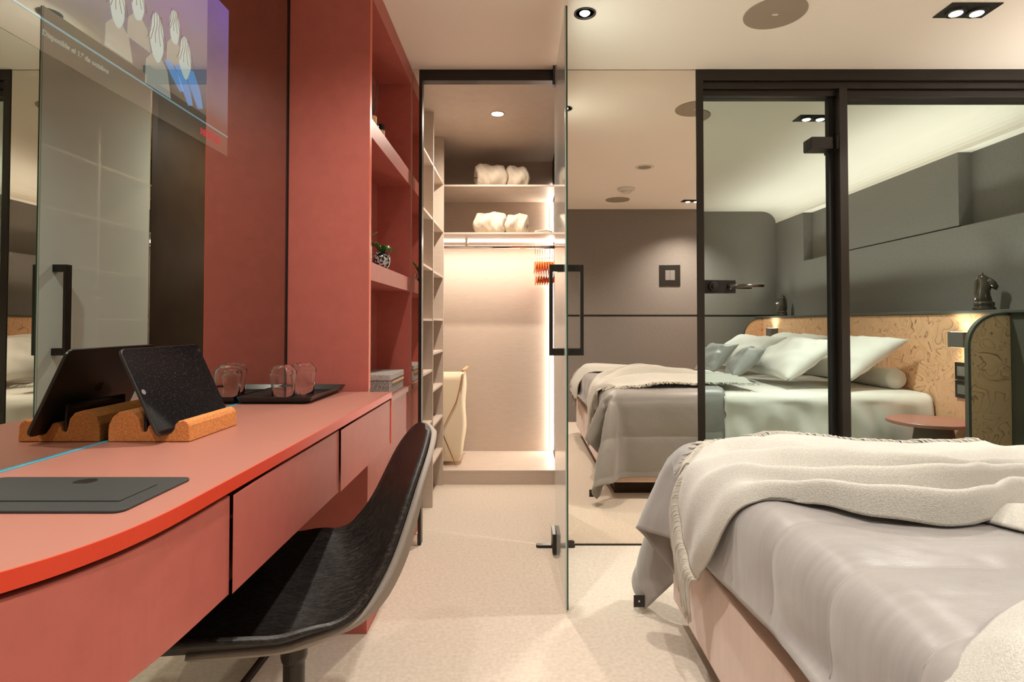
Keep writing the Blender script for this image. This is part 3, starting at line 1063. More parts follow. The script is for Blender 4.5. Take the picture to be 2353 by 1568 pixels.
def tv_mat():
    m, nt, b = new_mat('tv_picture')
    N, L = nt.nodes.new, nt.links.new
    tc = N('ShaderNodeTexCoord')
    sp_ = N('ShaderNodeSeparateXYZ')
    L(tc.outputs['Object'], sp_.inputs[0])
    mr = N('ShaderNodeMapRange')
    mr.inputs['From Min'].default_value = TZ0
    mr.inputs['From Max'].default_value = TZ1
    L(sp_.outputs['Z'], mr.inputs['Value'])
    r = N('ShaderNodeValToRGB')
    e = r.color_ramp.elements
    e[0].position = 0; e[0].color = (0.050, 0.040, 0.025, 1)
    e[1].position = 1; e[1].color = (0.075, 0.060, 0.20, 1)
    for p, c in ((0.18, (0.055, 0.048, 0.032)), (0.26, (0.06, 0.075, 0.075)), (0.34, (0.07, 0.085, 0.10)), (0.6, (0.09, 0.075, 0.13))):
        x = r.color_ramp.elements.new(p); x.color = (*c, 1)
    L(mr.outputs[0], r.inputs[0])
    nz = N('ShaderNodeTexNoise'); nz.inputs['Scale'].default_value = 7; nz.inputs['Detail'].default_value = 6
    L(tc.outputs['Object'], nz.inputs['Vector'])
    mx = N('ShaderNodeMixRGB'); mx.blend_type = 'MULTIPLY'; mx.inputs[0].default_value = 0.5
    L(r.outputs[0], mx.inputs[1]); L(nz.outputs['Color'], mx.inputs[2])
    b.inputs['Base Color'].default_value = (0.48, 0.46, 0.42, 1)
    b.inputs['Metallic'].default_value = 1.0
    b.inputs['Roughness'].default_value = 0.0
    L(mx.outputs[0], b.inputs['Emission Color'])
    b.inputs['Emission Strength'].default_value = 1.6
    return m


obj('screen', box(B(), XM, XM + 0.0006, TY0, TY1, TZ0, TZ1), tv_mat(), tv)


def emis(name, col, s, base=(0.2, 0.2, 0.2)):
    m, nt, b = new_mat(name)
    b.inputs['Base Color'].default_value = (*base, 1)
    b.inputs['Metallic'].default_value = 1.0
    b.inputs['Roughness'].default_value = 0.0
    b.inputs['Emission Color'].default_value = (*col, 1)
    b.inputs['Emission Strength'].default_value = s
    return m


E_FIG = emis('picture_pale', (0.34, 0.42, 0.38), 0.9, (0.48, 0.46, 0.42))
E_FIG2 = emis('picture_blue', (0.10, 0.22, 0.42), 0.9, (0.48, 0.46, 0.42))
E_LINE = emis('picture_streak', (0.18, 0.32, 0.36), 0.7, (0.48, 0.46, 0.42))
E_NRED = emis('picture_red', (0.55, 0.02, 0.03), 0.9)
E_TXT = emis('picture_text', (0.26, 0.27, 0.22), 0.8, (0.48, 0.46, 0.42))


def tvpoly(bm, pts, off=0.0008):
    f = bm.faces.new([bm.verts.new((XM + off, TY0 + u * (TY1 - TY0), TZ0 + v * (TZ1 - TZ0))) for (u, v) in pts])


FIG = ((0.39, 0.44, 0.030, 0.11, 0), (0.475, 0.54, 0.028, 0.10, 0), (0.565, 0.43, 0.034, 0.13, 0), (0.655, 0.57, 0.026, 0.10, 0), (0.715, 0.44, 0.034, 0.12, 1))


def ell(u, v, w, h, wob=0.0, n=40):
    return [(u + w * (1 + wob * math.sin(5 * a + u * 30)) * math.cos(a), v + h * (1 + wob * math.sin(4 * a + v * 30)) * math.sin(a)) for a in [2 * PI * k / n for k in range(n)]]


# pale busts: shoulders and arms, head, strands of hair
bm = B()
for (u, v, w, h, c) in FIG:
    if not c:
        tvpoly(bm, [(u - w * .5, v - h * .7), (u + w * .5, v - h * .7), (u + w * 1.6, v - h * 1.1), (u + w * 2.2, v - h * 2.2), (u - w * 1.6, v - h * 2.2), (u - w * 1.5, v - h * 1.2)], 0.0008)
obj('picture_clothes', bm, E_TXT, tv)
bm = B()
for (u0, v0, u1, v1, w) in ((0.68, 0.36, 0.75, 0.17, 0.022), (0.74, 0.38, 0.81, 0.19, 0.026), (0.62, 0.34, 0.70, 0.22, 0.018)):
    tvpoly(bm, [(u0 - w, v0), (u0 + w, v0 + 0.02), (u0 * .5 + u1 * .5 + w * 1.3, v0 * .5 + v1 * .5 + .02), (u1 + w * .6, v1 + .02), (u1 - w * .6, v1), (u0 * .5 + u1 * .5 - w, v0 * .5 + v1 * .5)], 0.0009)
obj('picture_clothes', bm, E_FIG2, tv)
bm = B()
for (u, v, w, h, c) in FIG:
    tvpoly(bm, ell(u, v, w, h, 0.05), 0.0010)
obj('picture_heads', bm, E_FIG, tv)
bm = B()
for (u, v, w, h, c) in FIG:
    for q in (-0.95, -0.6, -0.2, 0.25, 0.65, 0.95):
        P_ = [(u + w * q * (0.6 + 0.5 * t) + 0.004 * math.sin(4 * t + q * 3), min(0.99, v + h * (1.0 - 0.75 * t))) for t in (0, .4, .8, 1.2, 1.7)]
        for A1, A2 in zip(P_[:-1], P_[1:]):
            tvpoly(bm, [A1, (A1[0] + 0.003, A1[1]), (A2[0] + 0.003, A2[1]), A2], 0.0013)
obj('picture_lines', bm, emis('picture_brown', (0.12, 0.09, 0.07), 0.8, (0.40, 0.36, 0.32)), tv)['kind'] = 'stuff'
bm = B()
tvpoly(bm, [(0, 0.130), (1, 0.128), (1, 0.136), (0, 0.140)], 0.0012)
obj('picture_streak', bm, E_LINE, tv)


def text(name, s, m, y, z, size, parent, ext=0.0002):
    cu = bpy.data.curves.new(name, 'FONT')
    cu.body = s
    cu.size = size
    cu.extrude = ext
    cu.materials.append(m)
    o = bpy.data.objects.new(name, cu)
    C.objects.link(o)
    dg = bpy.context.evaluated_depsgraph_get()
    me = bpy.data.meshes.new_from_object(o.evaluated_get(dg))
    bpy.data.objects.remove(o)
    o = bpy.data.objects.new(name, me)
    C.objects.link(o)
    o.matrix_world = Matrix.Translation((XM + 0.0014, y, z)) @ Matrix(((0, 0, 1, 0), (1, 0, 0, 0), (0, 1, 0, 0), (0, 0, 0, 1)))
    o.parent = parent
    o.matrix_parent_inverse = Matrix.Translation(-parent.location)
    return o


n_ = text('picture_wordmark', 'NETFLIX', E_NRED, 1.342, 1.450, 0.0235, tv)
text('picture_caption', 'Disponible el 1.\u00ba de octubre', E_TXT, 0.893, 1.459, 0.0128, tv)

# ------------------------------------------------------------------ desk chair
ch = thing('desk_chair', 'black oak bucket chair with a grey fabric back at the desk', 'chair', (-0.418, 1.07, 0))
FW = Vector((-math.cos(math.radians(17)), -math.sin(math.radians(17)), 0))
SD = Vector((-math.sin(math.radians(17)), math.cos(math.radians(17)), 0))
CO = Vector((-0.418, 1.07, 0))
# station: t forward, z, half width, rim offset along inward normal
ST = [(0.235, 0.428, 0.160, 0.085), (0.215, 0.432, 0.188, 0.098), (0.15, 0.426, 0.212, 0.114), (0.07, 0.420, 0.222, 0.117), (0.0, 0.419, 0.224, 0.113),
      (-0.06, 0.430, 0.222, 0.110), (-0.115, 0.455, 0.216, 0.096), (-0.155, 0.495, 0.208, 0.078), (-0.180, 0.545, 0.198, 0.062), (-0.198, 0.60, 0.185, 0.048),
      (-0.212, 0.66, 0.168, 0.036), (-0.225, 0.72, 0.142, 0.024), (-0.236, 0.765, 0.105, 0.012), (-0.242, 0.790, 0.060, 0.004), (-0.244, 0.797, 0.010, 0.0)]


def shell_pts(off=0.0, v0=-1.0, v1=1.0, s0=0, s1=None, nv=28):
    s1 = s1 or len(ST)
    P = []
    # refine stations
    SS = []
    for i in range(len(ST) - 1):
        a = [Vector((*ST[max(i - 1, 0)][:3], 0)), None]
        for k in range(3):
            t = k / 3
            p0, p1, p2, p3 = ST[max(i - 1, 0)], ST[i], ST[i + 1], ST[min(i + 2, len(ST) - 1)]
            SS.append(tuple(0.5 * (2 * b + (-a_ + c) * t + (2 * a_ - 5 * b + 4 * c - d) * t * t + (-a_ + 3 * b - 3 * c + d) * t ** 3) for a_, b, c, d in zip(p0, p1, p2, p3)))
    SS.append(ST[-1])
    for i, (t, z, w, r) in enumerate(SS):
        a = SS[max(i - 1, 0)]
        b = SS[min(i + 1, len(SS) - 1)]
        tg = Vector((b[0] - a[0], b[1] - a[1])).normalized()
        nr = Vector((tg.y, -tg.x))          # inward normal: up over the seat, forward over the back
        row = []
        for j in range(nv + 1):
            v = v0 + (v1 - v0) * j / nv
            k = abs(v) ** (1.28 + 0.9 * max(0.0, min(1.0, (i - 17) / 9)))
            tt = t + nr.x * (r * k + off)
            zz = z + nr.y * (r * k + off)
            row.append(CO + FW * tt + SD * (v * w) + Vector((0, 0, zz)))
        P.append(row)
    return P


bm = B()
grid(bm, shell_pts())
obj('shell', bm, M_OAK, ch, smooth=True, solid=0.010, off=0)
bm = B()
grid(bm, [[a.lerp(b, min(1.0, max(0.0, (n_i - 6) / 12))) for a, b in zip(ra, rb)] for n_i, (ra, rb) in enumerate(zip(shell_pts(-0.012, -0.72, 0.72), shell_pts(-0.012, -0.955, 0.955)))][6:-2])
obj('outer_cover', bm, M_FABGREY, ch, smooth=True, solid=0.010, off=0)
obj('pedestal', lathe(B(), [(0.0, 0.03), (0.0195, 0.03), (0.0195, 0.372), (0.022, 0.376), (0.024, 0.384), (0.024, 0.412), (0.028, 0.416), (0, 0.416)], -0.418, 1.07, 0, 28), mat('brown_black_metal', (0.035, 0.026, 0.02), 0.35, metal=0.3), ch, smooth=False)
bm = B()
for k in range(4):
    a = PI / 4 + k * PI / 2
    d_ = Vector((math.cos(a), math.sin(a), 0))
    tube(bm, [Vector((-0.418, 1.07, 0.035)) + d_ * 0.01, Vector((-0.418, 1.07, 0.03)) + d_ * 0.12, Vector((-0.418, 1.07, 0.014)) + d_ * 0.24], [0.016, 0.013, 0.009], 10)
obj('star_base', bm, M_BLACK, ch, smooth=True)

# ------------------------------------------------------------------ bed
BX0, BX1, BY0, BY1 = 0.506, 2.435, 0.09, 1.895
bed = thing('bed', 'large bed with a pale velvet base and mattress', 'bed', (1.4, 1.0, 0))
obj('plinth', box(B(), 0.562, 2.43, 0.20, 1.786, 0.0, 0.088), M_BROWN, bed)
obj('base', box(B(), BX0, BX1, BY0, BY1, 0.088, 0.34), M_BASEF, bed, bevel=0.012, seg=3)
obj('mattress', box(B(), BX0 + 0.015, BX1, BY0 + 0.01, BY1 - 0.01, 0.342, 0.574), M_LINEN, bed, bevel=0.05, seg=5)

# ceiling fittings ----------------------------------------------------------
def spot_round(x, y, label):
    t = thing('ceiling_spotlight', label, 'spotlight', (x, y, ZC))
    obj('trim_ring', lathe(B(), [(0.041, 0), (0.041, -0.004), (0.036, -0.004), (0.026, 0.012), (0.0, 0.012)], x, y, ZC, 32), M_BLACK, t, smooth=False)
    bm = B()
    lathe(bm, [(0.0, -0.008), (0.012, -0.0075), (0.019, -0.002), (0.021, 0.010), (0, 0.0105)], x, y, ZC, 24)
    obj('lens', bm, E_LENS, t, smooth=True)
    return t


def spot_dual(x0, x1, y0, y1, label):
    t = thing('ceiling_spotlight', label, 'spotlight', ((x0 + x1) / 2, (y0 + y1) / 2, ZC))
    obj('trim_plate', box(B(), x0, x1, y0, y1, ZC - 0.004, ZC - 0.0005), M_BLACK, t)
    for k in (0.29, 0.71):
        cx, cy_ = x0 + (x1 - x0) * k, (y0 + y1) / 2 + 0.005
        hd = obj('lamp_head', lathe(B(), [(0.0, -0.004), (0.036, -0.004), (0.034, -0.012), (0.031, -0.0125), (0.0, -0.0125)], cx, cy_, ZC, 28), M_BLACK, t)
        obj('lens', lathe(B(), [(0.0, -0.0125), (0.022, -0.0125), (0.020, -0.0145), (0.0, -0.0150)], cx, cy_, ZC, 28), E_LENS, hd)
    return t


spot_round(0.246, 2.107, 'round black recessed ceiling spotlight nearest the open glass door')
spot_dual(1.569, 1.754, 2.035, 2.135, 'square black twin ceiling spotlight near the framed glass')
spot_dual(1.545, 1.730, -0.265, -0.165, 'square black twin ceiling spotlight near the back wall')


def disc(x, y, r, label, m=M_SPK):
    t = thing('ceiling_speaker', label, 'ceiling disc', (x, y, ZC))
    obj('cover', lathe(B(), [(0, 0), (r, 0), (r, -0.003), (r - 0.001, -0.004), (0, -0.004)], x, y, ZC - 0.0005, 48), m, t)
    return t


dd = disc(0.9585, 2.1067, 0.112, 'large flat taupe disc on the ceiling near the mirror wall')
obj('sensor', box(B(), 0.9475, 0.9565 + 0.012, 2.101, 2.112, ZC - 0.007, ZC - 0.0045), M_WHITE, dd)
disc(0.925, -0.166, 0.112, 'large flat taupe ceiling disc near the wall behind the bed foot')
sm = thing('ceiling_speaker', 'small pale round ceiling grille over the room centre', 'ceiling disc', (0.932, 0.952, ZC))
obj('ring', lathe(B(), [(0, 0), (0.070, 0), (0.068, -0.004), (0.052, -0.004), (0.050, -0.002), (0, -0.002)], 0.932, 0.952, ZC - 0.0005, 40), M_WHITE, sm)
obj('grille', lathe(B(), [(0, -0.002), (0.049, -0.002), (0, -0.0032)], 0.932, 0.952, ZC - 0.0005, 40), M_SPK, sm)
sd = thing('smoke_detector', 'white domed smoke detector on the ceiling', 'smoke detector', (0.922, 0.283, ZC))
obj('base', lathe(B(), [(0, 0), (0.074, 0), (0.074, -0.010), (0.066, -0.020), (0.045, -0.024), (0, -0.024)], 0.922, 0.283, ZC - 0.0005, 40), M_WHITE, sd, smooth=False)
obj('sensor_cap', lathe(B(), [(0.044, -0.024), (0.044, -0.036), (0.038, -0.042), (0, -0.042)], 0.922, 0.283, ZC - 0.0005, 40), M_WHITE, sd)
cl = thing('ceiling_spotlight', 'round warm downlight recessed in the closet ceiling', 'spotlight', (-0.12, 3.128, ZC))
obj('trim_ring', lathe(B(), [(0.040, 0), (0.040, -0.002), (0.034, -0.003), (0.034, 0)], -0.12, 3.128, ZC - 0.0005, 32), M_TAUPE, cl)
obj('lens', lathe(B(), [(0, -0.003), (0.033, -0.003), (0.02, -0.006), (0, -0.007)], -0.12, 3.128, ZC, 32), E_LENSW, cl)

# switch on the back wall
sw = thing('light_switch', 'square black light switch with grey rockers on the grey wall', 'switch', (1.53, YB, 1.486))
obj('frame', box(B(), 1.4255, 1.6367, YB, YB + 0.010, 1.3803, 1.5931), M_BLACK, sw, bevel=0.002)
for k in range(2):
    obj('rocker', box(B(), 1.483 + 0.0495 * k, 1.5305 + 0.0495 * k, YB + 0.010, YB + 0.014, 1.436, 1.537), M_GREYP, sw, bevel=0.001)

# ------------------------------------------------------------------ headboard
XF, XH = 2.250, 2.452
hb = thing('headboard', 'wide burl wood headboard with rounded side wings behind the bed', 'headboard', (2.44, 0.98, 0))
obj('panel', box(B(), XH, 2.464, -0.43, 2.405, 0.0, 1.050), M_BURL, hb)


def wing(y0, y1, name):
    R = 0.17
    out = [(2.464, 0.0), (2.464, 1.050)]
    for k in range(11):
        a = PI / 2 + PI / 2 * k / 10
        out.append((XF + R + R * math.cos(a), 1.050 - R + R * math.sin(a)))
    out.append((XF, 0.0))
    w = obj(name, prism(B(), out, y0, y1, 'y'), M_BURL, hb)
    rim = out[1:]
    ins = []
    for i, p in enumerate(rim):
        a = Vector(rim[max(i - 1, 0)]); b = Vector(rim[min(i + 1, len(rim) - 1)])
        t = (b - a).normalized()
        ins.append((p[0] - t.y * 0.0, p[1]))
        ins[-1] = (p[0] - (-t.y) * -0.012 * 0, p[1])
    bm = B()
    th = 0.012
    P = []
    for i, p in enumerate(rim):
        a = Vector(rim[max(i - 1, 0)]); b = Vector(rim[min(i + 1, len(rim) - 1)])
        t = (b - a).normalized()
        nn = Vector((-t.y, t.x)) * -1
        q0 = (p[0] + nn.x * 0.002, p[1] + nn.y * 0.002)
        q1 = (p[0] - nn.x * th, p[1] - nn.y * th)
        P.append([(q1[0], y0 - 0.002, q1[1]), (q0[0], y0 - 0.002, q0[1]), (q0[0], y1 + 0.002, q0[1]), (q1[0], y1 + 0.002, q1[1]), (q1[0], y0 - 0.002, q1[1])])
    grid(bm, P)
    obj('edge_trim', bm, M_LEDGE, w)
    return w


wing(2.405, 2.425, 'wing')
wing(-0.45, -0.43, 'wing')

# wall lamps on the headboard
for (y, lab) in ((2.165, 'grey up and down wall lamp on the headboard nearest the mirror wall'), (-0.165, 'grey up and down wall lamp on the headboard far from the mirror wall')):
    wl = thing('wall_lamp', lab, 'wall lamp', (2.42, y, 0.91), 'headboard wall lamps')
    obj('shade', box(B(), 2.385, XH, y - 0.055, y + 0.055, 0.868, 0.951), M_LAMPG, wl, bevel=0.001)
    for z in (0.9512, 0.8672):
        obj('diffuser', box(B(), 2.395, XH - 0.008, y - 0.045, y + 0.045, z, z + 0.0006), E_WALLL, wl)
    lamp('SPOT', 'light_wall', (2.425, y, 0.958), 5.0, WARM, rot=(PI, 0, 0), spot_size=math.radians(150), spot_blend=0.8, shadow_soft_size=0.02)
    lamp('SPOT', 'light_wall', (2.425, y, 0.860), 1.6, WARM, rot=(0, 0, 0), spot_size=math.radians(150), spot_blend=0.8, shadow_soft_size=0.02)
for (z0, z1, lab) in ((0.686, 0.782, 'upper black socket on the headboard below the wall lamp'), (0.586, 0.680, 'lower black socket on the headboard below the wall lamp')):
    so = thing('wall_socket', lab, 'socket', (XH, 2.13, z0), 'black sockets on the headboard')
    obj('frame', box(B(), XH - 0.010, XH, 2.085, 2.18, z0, z1), M_BLACK, so, bevel=0.001)
    obj('insert', box(B(), XH - 0.013, XH - 0.010, 2.105, 2.16, z0 + 0.022, z1 - 0.022), M_GREYP, so)

# bedside table
bt = thing('bedside_table', 'small round terracotta bedside table on a grey conical foot', 'side table', (2.235, 2.16, 0))
obj('table_top', lathe(B(), [(0, 0.452), (0.194, 0.452), (0.198, 0.455), (0.198, 0.468), (0.195, 0.471), (0, 0.471)], 2.235, 2.16, 0, 64), M_REDTOP, bt)
obj('foot', lathe(B(), [(0.15, 0.0), (0.15, 0.01), (0.085, 0.45), (0, 0.45)], 2.265, 2.16, 0, 40), M_CONE, bt, smooth=False)


# chess knights
def knight(x, y, label, turn):
    z = 1.07

    def spin(bm):
        bmesh.ops.rotate(bm, verts=bm.verts[:], cent=(x, y, z), matrix=Matrix.Rotation(math.radians(turn), 3, 'Z'))
        return bm

    t = thing('chess_knight', label, 'figurine', (x, y, z), 'chess knights on the ledge')
    obj('pedestal', lathe(B(), [(0, 0), (0.052, 0), (0.052, 0.012), (0.045, 0.020), (0.044, 0.026), (0.047, 0.034), (0.044, 0.046), (0.034, 0.050), (0, 0.050)], x, y, z, 32), M_KNIGHT, t, smooth=True)
    sec = [  # z, centre offset along y, half-length y, half-width x
        (0.048, 0.000, 0.036, 0.032), (0.065, 0.002, 0.036, 0.031), (0.085, 0.004, 0.033, 0.028), (0.105, 0.003, 0.031, 0.025),
        (0.125, -0.002, 0.031, 0.023), (0.145, -0.006, 0.033, 0.022), (0.160, -0.008, 0.034, 0.021), (0.175, -0.002, 0.029, 0.019), (0.188, 0.006, 0.022, 0.015), (0.198, 0.012, 0.012, 0.009)]
    bm = B()
    P = []
    for (h, c, a, b) in sec:
        row = []
        for k in range(24):
            th = 2 * PI * k / 24
            rr = 1 + 0.03 * math.sin(6 * th + h * 60)
            row.append((x + b * rr * math.sin(th), y + c + a * rr * math.cos(th), z + h))
        row.append(row[0])
        P.append(row)
    grid(bm, P)
    # muzzle
    tube(bm, [(x, y - 0.015, z + 0.165), (x, y - 0.038, z + 0.145), (x, y - 0.052, z + 0.122), (x, y - 0.054, z + 0.112)], [0.022, 0.019, 0.014, 0.009], 14)
    for s in (-1, 1):
        tube(bm, [(x + s * 0.009, y + 0.008, z + 0.185), (x + s * 0.011, y + 0.004, z + 0.208)], [0.008, 0.002], 8)
    # mane ridge
    tube(bm, [(x, y + 0.016, z + 0.196), (x, y + 0.030, z + 0.165), (x, y + 0.034, z + 0.13), (x, y + 0.037, z + 0.09), (x, y + 0.036, z + 0.055)], [0.005, 0.009, 0.010, 0.010, 0.007], 10)
    obj('horse_head', spin(bm), M_KNIGHT, t, smooth=True)
    return t


knight(2.56, 2.15, 'glossy dark chess knight on the ledge nearest the mirror wall', 129)
knight(2.56, -0.26, 'glossy dark chess knight on the ledge near the back wall', 295)
